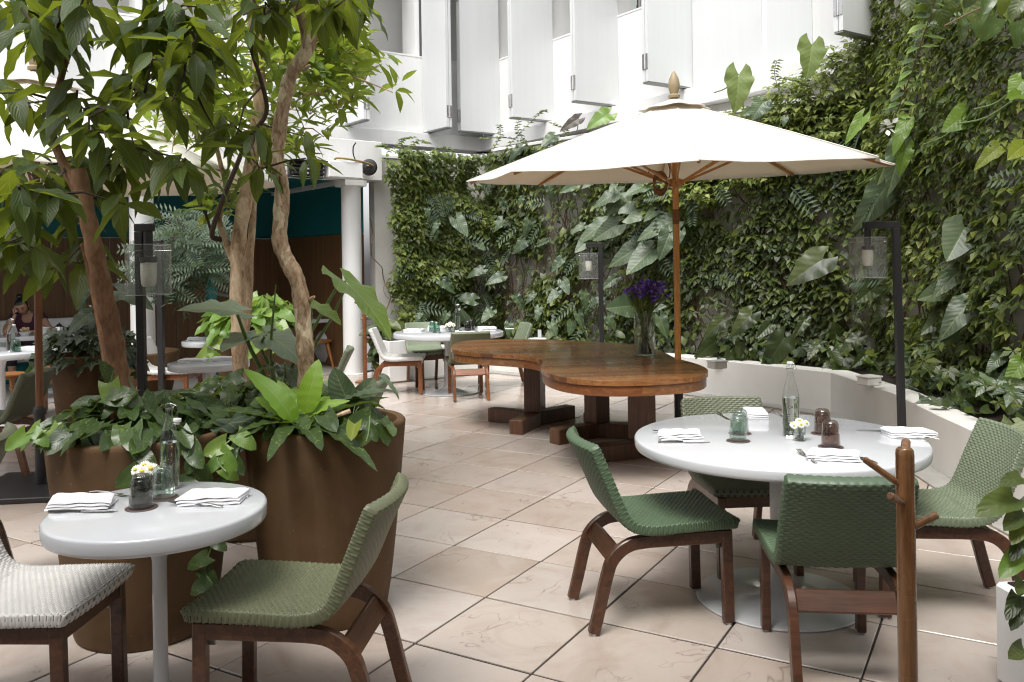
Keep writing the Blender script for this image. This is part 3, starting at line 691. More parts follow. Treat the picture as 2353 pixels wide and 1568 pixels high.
# green sign with white pictograms in the opening
sa = seg_t(1436, C0 - N2 * .68, D2); sb = seg_t(1473, C0 - N2 * .68, D2)
sg = thing('safety_sign', 'green and white safety sign in the opening above the umbrella', 'sign', (RP(sa, -.68).x, RP(sa, -.68).y, 5.2))
zb = at(1455, 26, RP((sa + sb) / 2, -.68).y).z
obj('board', band(RP, sa, sb, -.695, -.68, zb, zb + .62, 0, .002), M['sign'], sg)
obj('white_field', band(RP, sa + .035, sb - .002, -.679, -.677, zb + .05, zb + .62, 0, 0), M['signwhite'], sg, smooth=False)
wd_ = sb - sa
for r in range(4):
    for k in range(3):
        s0 = sa + .07 + k * (wd_ - .10) / 3; z0 = zb + .07 + r * .135
        obj('pictogram', band(RP, s0, s0 + wd_ * .17, -.6765, -.675, z0 + .025, z0 + .10, 0, 0), M['sign'], sg, smooth=False)
        if r < 3: obj('caption', band(RP, s0, s0 + wd_ * .2, -.6765, -.675, z0, z0 + .012, 0, 0), M['sign'], sg, smooth=False)

# ---- colonnade and the room behind it
def KP(s, n): return KO + KE * s + KN * n
def kband(s0, s1, n0, n1, z0, z1, bev=.006):
    return MB().prism([KP(s0, n0), KP(s1, n0), KP(s1, n1), KP(s0, n1)], z0, z1, bev)
pav = thing('pavilion', 'open dining room with white columns, teal walls and dark wood panelling', 'building', (KO.x, KO.y, 0))
obj('beam', kband(-11, .42, -.17, .17, 2.80, 3.36), M['white'], pav, angle=25)
obj('beam', kband(.12, .42, .172, 3.4, 2.80, 3.36), M['white'], pav, angle=25)
obj('roof', kband(-11, .42, .172, 3.4, 3.1, 3.36), M['white'], pav, angle=25)
obj('ceiling', kband(-11, .12, .172, 3.1, 2.86, 2.93), M['teal'], pav, angle=25)
obj('upper_wall', kband(-11, .42, 3.1, 3.3, 2.06, 2.86), M['teal'], pav, angle=25)
obj('end_wall', kband(.20, .42, .40, 3.03, 0, 2.05), M['panelwood'], pav, angle=25); obj('end_wall', kband(.21, .42, .40, 3.03, 2.052, 2.80), M['teal'], pav, angle=25)
for i in range(12):
    pn = obj('wall_panel', kband(.42 - (i + 1) * .98 + .006, .42 - i * .98 - .006, 3.04, 3.1, .02, 2.05, .004), M['panelwood'], pav, angle=25)
    if i in (2, 3):
        p = KP(.42 - i * .98 - .35, 3.0); zz = 1.18 if i == 3 else 1.62
        hb = MB().tube([(p.x, p.y, zz - .12), (p.x, p.y, zz + .16)], .016, 8).beam((p.x, p.y, zz + .14), (p.x + .12, p.y + .09, zz + .14), .03, .03)
        obj('handle', hb, M['teal'], pn)
for s in (0, -2.88, -5.76):
    p = KP(s, 0); c = MB().lathe([(.165, 0), (.165, .012), (.142, .02), (.140, 1.4), (.140, 2.68), (.147, 2.69), (.147, 2.70)], (p.x, p.y, 0), 40)
    obj('column', c, M['white'], pav); obj('capital', kband(s - .17, s + .17, -.165, .165, 2.702, 2.797, .01), M['white'], pav, angle=25)
obj('teal_post', kband(-1.62, -1.50, 1.3, 1.42, 0, 2.85, .004), M['teal'], pav, angle=25)
# fittings on the beam
ht = thing('patio_heater', 'black and silver tube heater fixed to the white beam', 'heater', at(706, 392, 11.5))
h0, h1 = at(664, 393, 11.38), at(746, 391, 11.66); dv = (h1 - h0); dv.z = 0; dn = KE.to_3d()
hL = dv.length; hc = (h0 + h1) / 2; hc.z = (at(706, 392, 11.5)).z
hr = math.atan2(dn.y, dn.x); R3 = Matrix.Rotation(hr, 3, 'Z')
obj('housing', MB().box(hc + R3 @ Vector((0, .05, .02)), (hL, .06, .22), hr, .008), M['black'], ht)
obj('hood', MB().box(hc + R3 @ Vector((0, -.03, .125)), (hL, .2, .016), hr, .003), M['black'], ht)
obj('reflector', MB().box(hc + R3 @ Vector((0, -.03, -.09)), (hL * .96, .16, .014), hr, .003), M['steel'], ht)
for k in range(3):
    a_ = hc + R3 @ Vector((-hL * .46, -.03 - .02 * (k % 2), .07 - .055 * k)); b_ = hc + R3 @ Vector((hL * .46, -.03 - .02 * (k % 2), .07 - .055 * k))
    tb = obj('tube', MB().tube([a_, b_], .02, 10), M['black'], ht); obj('sleeve', MB().tube([lerp(a_, b_, .36), lerp(a_, b_, .5)], .0225, 10), M['steel'], tb)
b0, b1 = at(749, 391, 11.66), at(827, 392, 11.98)
bxL = (b1 - b0).length; bc = (b0 + b1) / 2
wbx = thing('junction_box', 'long white box fixed beside the heater above the column', 'box', bc)
obj('housing', MB().box(bc, (bxL, .17, .235), hr, .01), M['white'], wbx); obj('cover', MB().box(bc + R3 @ Vector((0, -.09, -.002)), (bxL * .97, .012, .21), hr, .004), M['white'], wbx)
cab = [at(x, y, Y) for x, y, Y in ((770, 372, 11.7), (772, 364, 11.68), (800, 366, 11.75), (830, 372, 11.9), (850, 378, 12.05), (862, 384, 12.15))]
tag(obj('cable', MB().tube(spline(cab, 5), .014, 6), M['cable']), 'ochre cable looping from the white box to the round lamp', 'cable')
cab = [at(x, y, 11.85) for x, y in ((818, 372), (812, 355), (812, 338), (818, 328))]
tag(obj('cable', MB().tube(spline(cab, 5), .010, 6), M['black']), 'thin black cable rising behind the white box to the ledge', 'cable')
p = at(848, 385, 12.15); fx = thing('round_lamp', 'small round black lamp on the wall beside the climber', 'wall lamp', p)
obj('bezel', MB().lathe([(.06, -.05), (.11, -.04), (.12, .0), (.10, .04), (.06, .05)], p, 20, M3=Matrix.Rotation(PI / 2, 3, 'X')), M['black'], fx); obj('lens', MB().sphere((p.x, p.y - .05, p.z), .05, 14, 8), M['darkglass'], fx)

# ---- unseen roofed wing added behind the camera, sized to shade the near courtyard
nw = thing('added_shade_wing', 'added unseen white roofed wing that shades the near side of the courtyard', 'building', (0, -3.5, 0))
obj('wall', MB().box((0, -3.6, 3.7), (26, .25, 7.4), 0, .01), M['white'], nw); obj('roof', MB().box((0, -1.35, 3.92), (26, 4.2, .24), 0, .01), M['white'], nw)
for x in (-6.5, 6.5): obj('column', MB().lathe([(.14, 0), (.14, 3.8)], (x, .4, 0), 32), M['white'], nw)

# ================================================================== FURNITURE
# ---- woven chair (facing +Y): prototype meshes are shared by every copy
def chair_center():
    pts = [(.335, .434), (.30, .438), (.10, .434), (.0, .430), (-.06, .432), (-.115, .445), (-.155, .475), (-.180, .52), (-.205, .58), (-.245, .68), (-.285, .775), (-.292, .79)]
    return spline([(0, y, z) for y, z in pts], 24)
def shell(s0, s1, hi):
    """woven seat shell between two shares of its length: rows of cord pills in brick bond"""
    C = chair_center(); ln = [0]
    for a, b in zip(C, C[1:]): ln.append(ln[-1] + (b - a).length)
    T = ln[-1]; row = .0112 if hi else .0224; ds = row / (4 if hi else 2); cell = .035 if hi else .07
    W_, th = .222, .018; n_long = 78 if hi else 26; n_sh = 8 if hi else 4
    ring = []                                     # (x, t, arclength)
    def rr(k, n): return k / n
    xs = [lerp(-W_, W_, k / n_long) for k in range(n_long)]
    arc = 0
    for x in xs: ring.append((x, th, arc)); arc += 2 * W_ / n_long
    for k in range(n_sh): a = PI / 2 - PI * k / n_sh; ring.append((W_ + th * .6 * abs(math.cos(a)) ** .5, th * math.copysign(abs(math.sin(a)) ** .5, math.sin(a)), arc)); arc += PI * th / n_sh
    for x in reversed(xs): ring.append((x + 2 * W_ / n_long, -th, arc)); arc += 2 * W_ / n_long
    for k in range(n_sh): a = -PI / 2 - PI * k / n_sh; ring.append((-W_ - th * .6 * abs(math.cos(a)) ** .5, th * math.copysign(abs(math.sin(a)) ** .5, math.sin(a)), arc)); arc += PI * th / n_sh
    ncell = round(arc / cell); n = len(ring); rows = int(T / ds); i0, i1 = round(rows * s0), round(rows * s1); vs_ = []; hs_ = []; j = 0
    for i in range(i0, i1 + 1):
        s = T * i / rows; j = 0
        while j < len(ln) - 2 and ln[j + 1] < s: j += 1
        f = (s - ln[j]) / (ln[j + 1] - ln[j] + 1e-9); c = C[j].lerp(C[j + 1], f); t = (C[j + 1] - C[j]).normalized(); nrm = Vector((0, -t.z, t.y)) * -1
        nrm = Vector((0, t.z, -t.y)) ; nrm = nrm if nrm.z > 0 or s > T * .5 else -nrm
        e = min(s, T - s); sc = 1 if e > .010 else math.sqrt(max(.02, 1 - (1 - e / .010) ** 2)) ** .7
        wS = 1 - .05 * max(0, (s / T - .55) / .45) ** 2; ri = math.floor(s / row); ph = (s / row) % 1; pr = abs(math.sin(PI * ph)) ** .45
        ewid = 1 if e > .02 else 1 - .035 * (1 - e / .02) ** 2
        for x, tt, al in ring:
            u = al / arc * ncell + (.5 if ri % 2 else 0); cu_ = abs((u % 1) - .5) * 2; h = (.0065 if hi else .009) * pr * (1 - cu_ ** 3.5)
            cur = .035 * (1 - (x / W_) ** 2) * max(0, (s / T - .5) / .5) + (-.008 * (1 - (x / W_) ** 2) if s < T * .5 else 0)
            d = (tt / th)
            if abs(x) > W_: hx = (abs(x) - W_) / th
            else: hx = 0
            off = tt * sc + (h * d if hx == 0 else h * d); xo = x * wS * ewid + (math.copysign(h * hx, x) if hx else 0)
            hs_.append(pr * (1 - cu_ ** 3.5)); p = c + nrm * off; p = p + Vector((0, -cur if s > T * .5 else 0, cur if s < T * .5 else 0)); vs_.append((xo, p.y, p.z))
    K = i1 - i0 + 1; fs = [(i * n + k, (i + 1) * n + k, (i + 1) * n + (k + 1) % n, i * n + (k + 1) % n) for i in range(K - 1) for k in range(n)]
    if s0 == 0: fs.append(tuple(range(n)))
    if s1 == 1: fs.append(tuple((K - 1) * n + k for k in range(n - 1, -1, -1)))
    mb = MB().add(vs_, fs); mb.m = [1 if len(f) == 4 and sum(hs_[q] for q in f) / 4 < .30 else 0 for f in fs]; return mb  # low faces of the relief take the painted shade colour
CH = {}
for hi in (True, False):
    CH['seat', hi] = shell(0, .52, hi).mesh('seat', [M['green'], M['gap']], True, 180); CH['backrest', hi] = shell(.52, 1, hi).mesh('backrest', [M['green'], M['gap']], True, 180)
def bent(sx):
    """bent side frame: level rail under the seat running round into the splayed rear leg"""
    path = spline([(0, .272, .378), (0, .1, .378), (0, -.08, .376), (0, -.155, .358), (0, -.210, .310), (0, -.236, .245), (0, -.270, .11), (0, -.296, .012)], 5)
    mb = MB(); n = len(path); vs_ = []
    for i, p in enumerate(path):
        t = (path[min(i + 1, n - 1)] - path[max(i - 1, 0)]).normalized(); q = Vector((0, -t.z, t.y)); w_ = .030 + .004 * min(1, i / n); dth = .028 - .004 * (i / n); b = .004
        for a, c in ((-w_ / 2, dth - b), (-w_ / 2 + b, dth), (w_ / 2 - b, dth), (w_ / 2, dth - b), (w_ / 2, -dth + b), (w_ / 2 - b, -dth), (-w_ / 2 + b, -dth), (-w_ / 2, -dth + b)): vs_.append((sx * .192 + a, p.y + q.y * c, p.z + q.z * c))
    fs = [(i * 8 + k, i * 8 + (k + 1) % 8, (i + 1) * 8 + (k + 1) % 8, (i + 1) * 8 + k) for i in range(n - 1) for k in range(8)] + [tuple(range(7, -1, -1)), tuple((n - 1) * 8 + k for k in range(8))]
    return mb.add(vs_, fs)
FR = []
for sx in (-1, 1):
    FR.append(('side_frame', bent(sx).mesh('side_frame', [M['darkwood']], True, 40)))
    FR.append(('leg', MB().beam((sx * .192, .296, .010), (sx * .192, .290, .407), .036, .046, .004, up=(0, 1, 0)).mesh('leg', [M['darkwood']], True, 30)))
FR.append(('front_rail', MB().box((0, .293, .379), (.345, .026, .052)).mesh('front_rail', [M['darkwood']], True, 30)))
FR.append(('rear_rail', MB().box((0, -.200, .322), (.352, .022, .080), bev=.004, rot=Matrix.Rotation(rad(-32), 3, 'X')).mesh('rear_rail', [M['darkwood']], True, 30)))
gl_ = MB(); br_ = MB()
for sx in (-1, 1):
    for y in (.296, -.297): gl_.lathe([(.013, 0), (.014, .010)], (sx * .192, y, 0), 12)
    br_.box((sx * .169, .262, .345), (.010, .022, .05), bev=.002).box((sx * .169, .235, .362), (.010, .05, .012), bev=.002)
FR.append(('bracket', br_.mesh('bracket', [M['greysteel']], True, 30))); GL = gl_.mesh('glide', [M['greyceram']], True, 30)
def chair(x, y, ang, cord, wood, label, hi=False, group=None, z=0):
    t = thing('woven_chair', label, 'chair', (x, y, z), rad(ang - 90), group)
    for k in ('seat', 'backrest'):
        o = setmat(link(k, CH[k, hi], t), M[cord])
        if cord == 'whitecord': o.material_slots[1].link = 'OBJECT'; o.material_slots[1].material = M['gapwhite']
    for k, (nm, me) in enumerate(FR):
        o = link(nm, me, t)
        if nm != 'bracket': setmat(o, M[wood])
    link('glide', GL, t); return t
G_ = 'woven cord dining chairs'
chair(.58, 3.785, 9, 'green', 'darkwood', 'green woven chair at the left of the large round white table', True, G_)
chair(1.165, 4.44, -86, 'grey_olive', 'brownwood', 'grey olive woven chair on the far side of the large round white table', True, G_)
chair(1.20, 3.255, 84, 'green', 'darkwood', 'green woven chair with its back turned, behind the wooden peg stand', True, G_)
chair(1.90, 3.83, 174, 'sage', 'darkwood', 'sage green woven chair between the large round table and the planter wall', True, G_)
chair(-1.765, 2.95, -2, 'whitecord', 'darkwood', 'white woven chair with dark legs cut off by the left edge', True, G_)
chair(-.72, 2.93, 174, 'olive', 'brownwood', 'olive woven chair in front of the tall brown pot', True, G_)
chair(-2.72, 3.98, 202, 'grey_olive', 'darkwood', 'dark olive woven chair beside the black umbrella base plate', True, G_)
chair(-3.93, 6.52, 182, 'grey_olive', 'brownwood', 'dark olive woven chair behind the old umbrella pole', False, G_)
chair(-4.90, 9.25, 180, 'mint', 'honey', 'mint woven chair with honey wood legs in front of the ivy pot', False, G_)
chair(-3.16, 7.45, 22, 'sage', 'brownwood', 'sage woven chair just behind the left lamp post', False, G_)
chair(-3.84, 9.45, -2, 'whitecord', 'redwood', 'white woven chair beside the left lamp post', False, G_)
chair(-1.42, 10.40, 2, 'whitecord', 'redwood', 'white woven chair at the far round table', False, G_)
chair(-.53, 9.95, 100, 'olive', 'redwood', 'olive woven chair on the near side of the far round table', False, G_)
chair(-1.14, 11.15, -72, 'sage', 'brownwood', 'green woven chair behind the far round table', False, G_)
chair(-.10, 10.92, 196, 'sage', 'redwood', 'green woven chair at the right end of the far round table', False, G_)
chair(-1.84, 8.0, 188, 'sage', 'redwood', 'sage woven chair half hidden behind the tall brown pot', False, G_)
chair(-1.19, 5.80, 184, 'sage', 'redwood', 'sage woven chair whose curled back shows over the rim of the brown pot', False, G_)

# ---- round white pedestal tables
def round_table(x, y, r, label, stem=.035, base=.37, z=.74, th=.062, col='gloss'):
    t = thing('round_table', label, 'table', (x, y, 0), 0, 'round white pedestal tables')
    obj('tabletop', MB().lathe([(r - .05, z - th), (r - .012, z - th), (r - .003, z - th + .004), (r, z - th + .014), (r, z - .010), (r - .003, z - .003), (r - .010, z)], (x, y, 0), 96), M[col], t, angle=50)
    f = base; obj('pedestal', MB().lathe([(stem, .03), (stem * 1.0, .18), (stem, z - th - .12), (stem * 1.35, z - th - .06), (stem * 2.4, z - th - .012), (stem * 3.2, z - th - .001)], (x, y, 0), 40), M[col], t)
    obj('base', MB().lathe([(f - .004, 0.001), (f, .006), (f - .003, .012), (f * .6, .018), (stem * 3, .028), (stem * 1.8, .05), (stem * 1.15, .10), (stem * 1.01, .17)], (x, y, 0), 72), M[col], t)
    return t
RT, LT, FT = (1.20, 3.905), (-1.215, 2.90), (-.79, 10.42)
round_table(*RT, .645, 'large round white table laid for four in front of the planter wall', th=.050)
round_table(*LT, .355, 'small round white table between the white and olive chairs', .024, .23, th=.058)
round_table(*FT, .67, 'far round white table laid in front of the climber wall', .05, .37)
round_table(-5.25, 8.75, .5, 'round white table with a bottle at the left edge in front of the seated woman', .028, .25)
round_table(-4.82, 7.0, .45, 'round white table almost hidden behind the old umbrella pole', .028, .25)
round_table(-2.66, 7.45, .34, 'small round white table with a napkin behind the planted pots', .024, .22)
round_table(-3.42, 9.72, .34, 'small round white table with a napkin near the bright pothos pot', .024, .22)

# ---- kidney shaped wooden table
wt_out = [(-.614, 8.368), (-.60, 8.78), (-.497, 9.035), (-.295, 9.144), (-.024, 9.134), (.369, 8.995), (.812, 8.697), (1.16, 8.391), (1.30, 7.925), (1.345, 7.45), (1.342, 7.08), (1.41, 6.83), (1.455, 6.518), (1.431, 6.22), (1.322, 5.97), (1.111, 5.83), (.837, 5.769), (.636, 5.777), (.442, 5.873), (.299, 6.085), (.215, 6.40), (.21, 6.70), (.25, 6.98), (.225, 7.19), (.135, 7.39), (.0, 7.53), (-.155, 7.636), (-.361, 7.768), (-.508, 7.95), (-.596, 8.15)]
wt_out = [Vector(p) for p in reversed(wt_out)]; wt_out = chaik(wt_out, 2)
WT = thing('wooden_table', 'big kidney shaped wooden table of glossy planks under the umbrella', 'table', (.5, 7.4, 0))
def span(v, sk=.13):
    us = []
    for i in range(len(wt_out)):
        a, b = wt_out[i], wt_out[(i + 1) % len(wt_out)]; va, vb = a.y - sk * a.x, b.y - sk * b.x
        if (va - v) * (vb - v) <= 0 and abs(va - vb) > 1e-9: t = (v - va) / (vb - va); us.append(a.x + (b.x - a.x) * t)
    return (min(us), max(us)) if len(us) >= 2 else None
vmin = min(p.y - .13 * p.x for p in wt_out); vmax = max(p.y - .13 * p.x for p in wt_out); npl = 40; pw = (vmax - vmin) / npl
for k in range(npl):
    L, R_ = [], []
    for j in range(6):
        v = vmin + pw * (k + j / 5) + (.0009 if j == 0 else -.0009 if j == 5 else 0); v = min(max(v, vmin + .002), vmax - .002); s_ = span(v)
        if s_: L.append((s_[0], v + .13 * s_[0])); R_.append((s_[1], v + .13 * s_[1]))
    if len(L) < 2: continue
    o = obj('plank', MB().prism(R_ + L[::-1], .712 + U(-.0004, .0004), .75 + U(-.0004, .0004), .0012), M['plankdark'] if random.random() < .28 else M['plank'], WT, angle=25)
def inset(out, d):
    n = len(out); r = []
    for i in range(n):
        t = (out[(i + 1) % n] - out[i - 1]).normalized(); r.append(out[i] - Vector((t.y, -t.x)) * d)
    return r
io_, ii_ = inset(wt_out, .012), inset(wt_out, .10); n_ = len(io_); ch = 7
for k in range(ch):
    a, b = n_ * k // ch, n_ * (k + 1) // ch; idx = [i % n_ for i in range(a, b + 1)]
    obj('apron', MB().prism([io_[i] for i in idx] + [ii_[i] for i in reversed(idx)], .640, .7105, .003), M['redwood'] if k % 3 else M['plank'], WT, angle=30)
for (px, py, arms) in ((.20, 8.22, (-1.95, .75, 2.6)), (.74, 7.62, (-2.5, -.35, 1.6)), (1.02, 6.82, (-2.75, -.6, .9))):
    ps = obj('post', MB().box((px, py, .385), (.165, .165, .505), arms[0], .006), M['beamwood'], WT, angle=25)
    for an in arms:
        d = Vector((math.cos(an), math.sin(an), 0)); obj('foot', MB().beam(Vector((px, py, .065)) + d * .02, Vector((px, py, .065 + U(-.001, .001))) + d * .50, .135, .13, .006), M['beamwood'], ps, angle=25)
    obj('bearer', MB().beam((px - .28, py - .02, .605), (px + .28, py + .02, .605), .09, .066, .004), M['redwood'], ps, angle=25)

# ---- umbrellas
def umbrella(x, y, r, zr, za, phi, tilt, label, mat_pole, slv, base, tx=0, plate_rz=0):
    t = thing('patio_umbrella', label, 'umbrella', (x, y, 0), 0, 'cream canvas umbrellas')
    zc = lambda X, Y: zr + tilt * (Y - y) + tx * (X - x)
    vx_ = [Vector((x + r * math.cos(phi + k * PI / 4), y + r * math.sin(phi + k * PI / 4), 0)) for k in range(8)]
    for v in vx_: v.z = zc(v.x, v.y)
    ap = Vector((x, y, za)); nu, nv = 14, 8; mb = MB(); vs_ = []; fs = []
    for k in range(8):
        a, b = vx_[k], vx_[(k + 1) % 8]; o_ = len(vs_)
        for i in range(nu + 1):
            f = i / nu
            for j in range(nv + 1):
                g_ = j / nv; e = a.lerp(b, g_); p = ap.lerp(e, .03 + .97 * f); sag = math.sin(PI * g_)
                p.z += .012 * math.sin(PI * f) * (1 - .3 * sag) - .012 * sag * f - .004 * f * math.sin(g_ * 9 + k)
                inw = (ap - e); inw.z = 0; p += inw.normalized() * (.030 * sag * f * f); vs_.append(p)
        for i in range(nu):
            for j in range(nv): fs.append((o_ + i * (nv + 1) + j, o_ + (i + 1) * (nv + 1) + j, o_ + (i + 1) * (nv + 1) + j + 1, o_ + i * (nv + 1) + j + 1))
    up_ = Vector((-.0, 0, 1)); mb.add(vs_, fs); cn = obj('canopy', mb, M['canvas'], t, angle=180)
    mod = cn.modifiers.new('thick', 'SOLIDIFY'); mod.thickness = .004; mod.offset = 0
    for k in range(8):
        q = [ap.lerp(vx_[k], .16 + .84 * i / 7) + Vector((0, 0, .004 + .012 * math.sin(PI * (.16 + .84 * i / 7)))) for i in range(8)]; obj('seam', MB().tube(q, .0045, 5), M['canvas'], cn)
    vt = MB(); vs_ = []; n = 64
    for i in range(5):
        for k in range(n):
            a = 2 * PI * k / n; f = i / 4; rr_ = .02 + .26 * f + .015 * f * math.cos(8 * (a - phi)); slope = (za - zr) / r
            vs_.append((x + rr_ * math.cos(a), y + rr_ * math.sin(a), za + .034 - 1.0 * slope * rr_ + .007 * f * math.cos(8 * (a - phi)) + .006 * f * math.sin(3 * a)))
    vt.add(vs_, [(i * n + k, (i + 1) * n + k, (i + 1) * n + (k + 1) % n, i * n + (k + 1) % n) for i in range(4) for k in range(n)]); v_ = obj('vent_cap', vt, M['canvas'], t, angle=180); m_ = v_.modifiers.new('thick', 'SOLIDIFY'); m_.thickness = .006
    pl = obj('pole', MB().tube([(x, y, slv), (x, y, 1.5), (x, y, za + .04)], .026, 20), M[mat_pole], t)
    wr = MB()
    for k in range(9): wr.lathe([(.028, 0), (.030, .006), (.028, .012)], (x, y, 1.86 + k * .0135), 16)
    obj('cord_winding', wr, M['rope'], pl)
    obj('sleeve', MB().tube([(x, y, .01), (x, y, slv + .001)], .036, 20).lathe([(.044, slv - .03), (.044, slv + .01), (.03, slv + .03)], (x, y, 0), 20), M['black'], t)
    R_ = Matrix.Rotation(plate_rz, 3, 'Z'); obj('base_plate', MB().box((x, y, .020), (base, base, .036), plate_rz, .006), M['black'], t, angle=25)
    obj('finial', MB().lathe([(.012, 0), (.045, .012), (.048, .03), (.030, .045), (.044, .085), (.048, .12), (.040, .165), (.020, .21), (.002, .235)], (x, y, za + .025), 20), M['dullwood'], t)
    hubz = zr - .12; obj('hub', MB().lathe([(.03, 0), (.06, .01), (.06, .07), (.03, .08)], (x, y, hubz), 16), M[mat_pole], t)
    for k in range(8):
        e = vx_[k]; a = ap.lerp(e, .03) - Vector((0, 0, .035)); m2 = ap.lerp(e, .5) - Vector((0, 0, .022)); en = ap.lerp(e, .985) - Vector((0, 0, .016))
        rb = obj('rib', MB().beam(a, m2, .018, .026, .003).beam(m2, en, .018, .026, .003), M[mat_pole], t, angle=25)
        obj('strut', MB().beam((x + .05 * math.cos(phi + k * PI / 4), y + .05 * math.sin(phi + k * PI / 4), hubz + .04), m2 - Vector((0, 0, .02)), .015, .02, .002), M[mat_pole], rb, angle=25)
    return t
umbrella(1.352, 7.0, 1.735, 2.275, 2.86, rad(39), .055, 'cream canvas umbrella on a varnished pole over the wooden table', 'polewood', .60, .55, .02)
umbrella(-3.385, 6.08, 1.75, 2.19, 2.95, rad(20), .02, 'cream canvas umbrella half hidden behind the dark tree leaves', 'oldpole', .56, .80, 0, .12)
# coil of cord hung on the pole under the canopy
kc = MB(); p0 = at(*c2(2270, 1215), 6.96)
for k in range(6):
    a0 = U(-.4, .4); kc.tube([p0 + Vector((math.cos(a) * .055 * math.cos(a0) - .02, math.sin(a0) * .03, math.sin(a) * .075 - .01 * k)) for a in np.linspace(0, 2 * PI, 14)], .006, 6)
kc.tube(spline([p0 + Vector(q) for q in ((.0, 0, .05), (.05, 0, .02), (.06, 0, .09), (.04, 0, .16))], 4), .005, 6).tube(spline([p0 + Vector(q) for q in ((-.02, 0, .06), (-.09, 0, .085), (-.12, 0, .06))], 4), .006, 6)
tag(obj('cord_coil', kc, M['rope']), 'coil of brown cord tied to the umbrella pole just under its canopy', 'cord')

# ---- lamp posts
def lamp(x, y, zb, zt, dirx, arm, label, rr_=.105, hh=.27, w_=.045, lean=0):
    t = thing('lamp_post', label, 'lamp', (x, y, zb), 0, 'black garden lamps with glass shades')
    tx_ = x + lean
    obj('post', MB().beam((x, y, zb), (tx_, y, zt), w_, w_, .003, up=(0, 1, 0)), M['black'], t, angle=25)
    ex = tx_ + dirx * arm; obj('arm', MB().beam((tx_ - dirx * w_ / 2, y, zt + w_ / 2 + .001), (ex + dirx * .03, y, zt + w_ / 2 + .001), w_, w_, .003), M['black'], t, angle=25)
    zs = zt - .07; obj('socket', MB().tube([(ex, y, zt), (ex, y, zs - .06)], .024, 14).lathe([(.045, -.09), (.045, -.062)], (ex, y, zs), 18), M['black'], t)
    sh = obj('glass_shade', MB().lathe([(rr_, zs - hh), (rr_, zs)], (ex, y, 0), 40, cap=False), M['lampglass'], t)
    rm = MB().lathe([(rr_ - .002, zs), (rr_ + .002, zs), (rr_ + .002, zs + .003), (rr_ - .002, zs + .003), (rr_ - .002, zs)], (ex, y, 0), 40, cap=False).lathe([(rr_ - .002, zs - hh - .003), (rr_ + .002, zs - hh - .003), (rr_ + .002, zs - hh), (rr_ - .002, zs - hh), (rr_ - .002, zs - hh - .003)], (ex, y, 0), 40, cap=False)
    obj('rim', rm, M['greyceram'], sh)
    pn = MB()
    for k in range(3): a = k * 2 * PI / 3 + .3; pn.tube([(ex, y, zs - .03), (ex + rr_ * math.cos(a), y + rr_ * math.sin(a), zs - .03)], .0025, 6)
    obj('pin', pn, M['steel'], sh)
    obj('diffuser', MB().lathe([(.030, -.215), (.037, -.20), (.040, -.15), (.040, -.092)], (ex, y, zs), 20), M['frost'], t)
p = at(327, 720, 4.42); lamp(p.x, p.y, .01, at(318, 533, 4.42).z, 1, .045, 'black lamp post with a glass shade beside the brown pot', .112, .255, .040, -.01)
p = at(2066, 760, 6.5); lamp(p.x + .015, 6.5, .01, at(2057, 525, 6.5).z, -1, .215, 'tall black lamp post in front of the right green wall', .137, .30, .050, -.03)
p = at(1381, 680, 10.45); lamp(p.x, 10.45, .01, at(1380, 569, 10.45).z, -1, .145, 'black lamp post behind the wooden table', .123, .31, .055)
p = at(370, 780, 9.2); lamp(p.x, 9.2, .01, 1.80, -1, .16, 'thin black lamp post behind the white woven chair', .1, .26, .06)

# ---- peg stands
def stand(x, y, zt, r, pegs, label, mat, zb=0):
    t = thing('peg_stand', label, 'coat stand', (x, y, 0), 0, 'wooden peg stands')
    obj('pole', MB().lathe([(r * 1.02, .02), (r, .4), (r * .96, zt - .02), (r * .9, zt - .006), (r * .7, zt)], (x, y, 0), 28), M[mat], t)
    for a, z0, ln, up, rr_ in pegs:
        d = Vector((math.cos(rad(a)) * math.cos(rad(up)), math.sin(rad(a)) * math.cos(rad(up)), math.sin(rad(up)))); b = Vector((x, y, z0)); obj('peg', MB().tube([b, b + d * (ln * .96), b + d * ln], [rr_, rr_ * .95, rr_ * .6], 12), M[mat], t)
    obj('foot', MB().lathe([(.13, .001), (.135, .008), (.13, .022), (.03, .03)], (x, y, 0), 36), M[mat], t); return t
stand(1.075, 2.35, 1.028, .0255, ((188, .915, .15, 36, .0095), (222, .875, .10, 22, .012), (-18, .80, .095, 32, .0115), (62, 1.0, .07, 30, .013)), 'wooden peg stand in front of the green chair with its back turned', 'coat')
stand(-1.985, 11.4, 1.10, .027, ((165, 1.0, .16, 28, .012), (20, .92, .2, 30, .010), (60, 1.0, .12, 30, .010), (150, .82, .07, 30, .012)), 'far wooden peg stand in front of the round white column', 'redwood')

# ---- brown terracotta pots
def pot(x, y, r, h, label, taper=.74, mat='terra', group='big brown terracotta pots'):
    t = thing('planter_pot', label, 'pot', (x, y, 0), 0, group); rb = r * taper
    pr = [(rb - .03, .0), (rb - .006, .004), (rb, .02)] + [(lerp(rb, r, (k / 8) ** .8), lerp(.02, h - .03, k / 8)) for k in range(1, 9)] + [(r + .002, h - .012), (r - .006, h - .002), (r - .02, h), (r - .038, h - .004), (r - .045, h - .03), (r - .06, h - .12)]
    obj('body', MB().lathe(pr, (x, y, 0), 72, cap=False), M[mat], t, angle=60)
    obj('soil', MB().lathe([(.001, h - .075), (r * .5, h - .08), (r - .055, h - .11)], (x, y, 0), 32, cap=False), M['soil'], t); return t
PA, PB, PC, PD, PF, PG = (-1.62, 3.72), (-.855, 3.86), (-1.56, 5.10), (-3.86, 7.75), (-2.86, 9.55), (-4.35, 9.75)
pot(*PA, .385, .86, 'brown pot with the dark leaved tree behind the small round table')
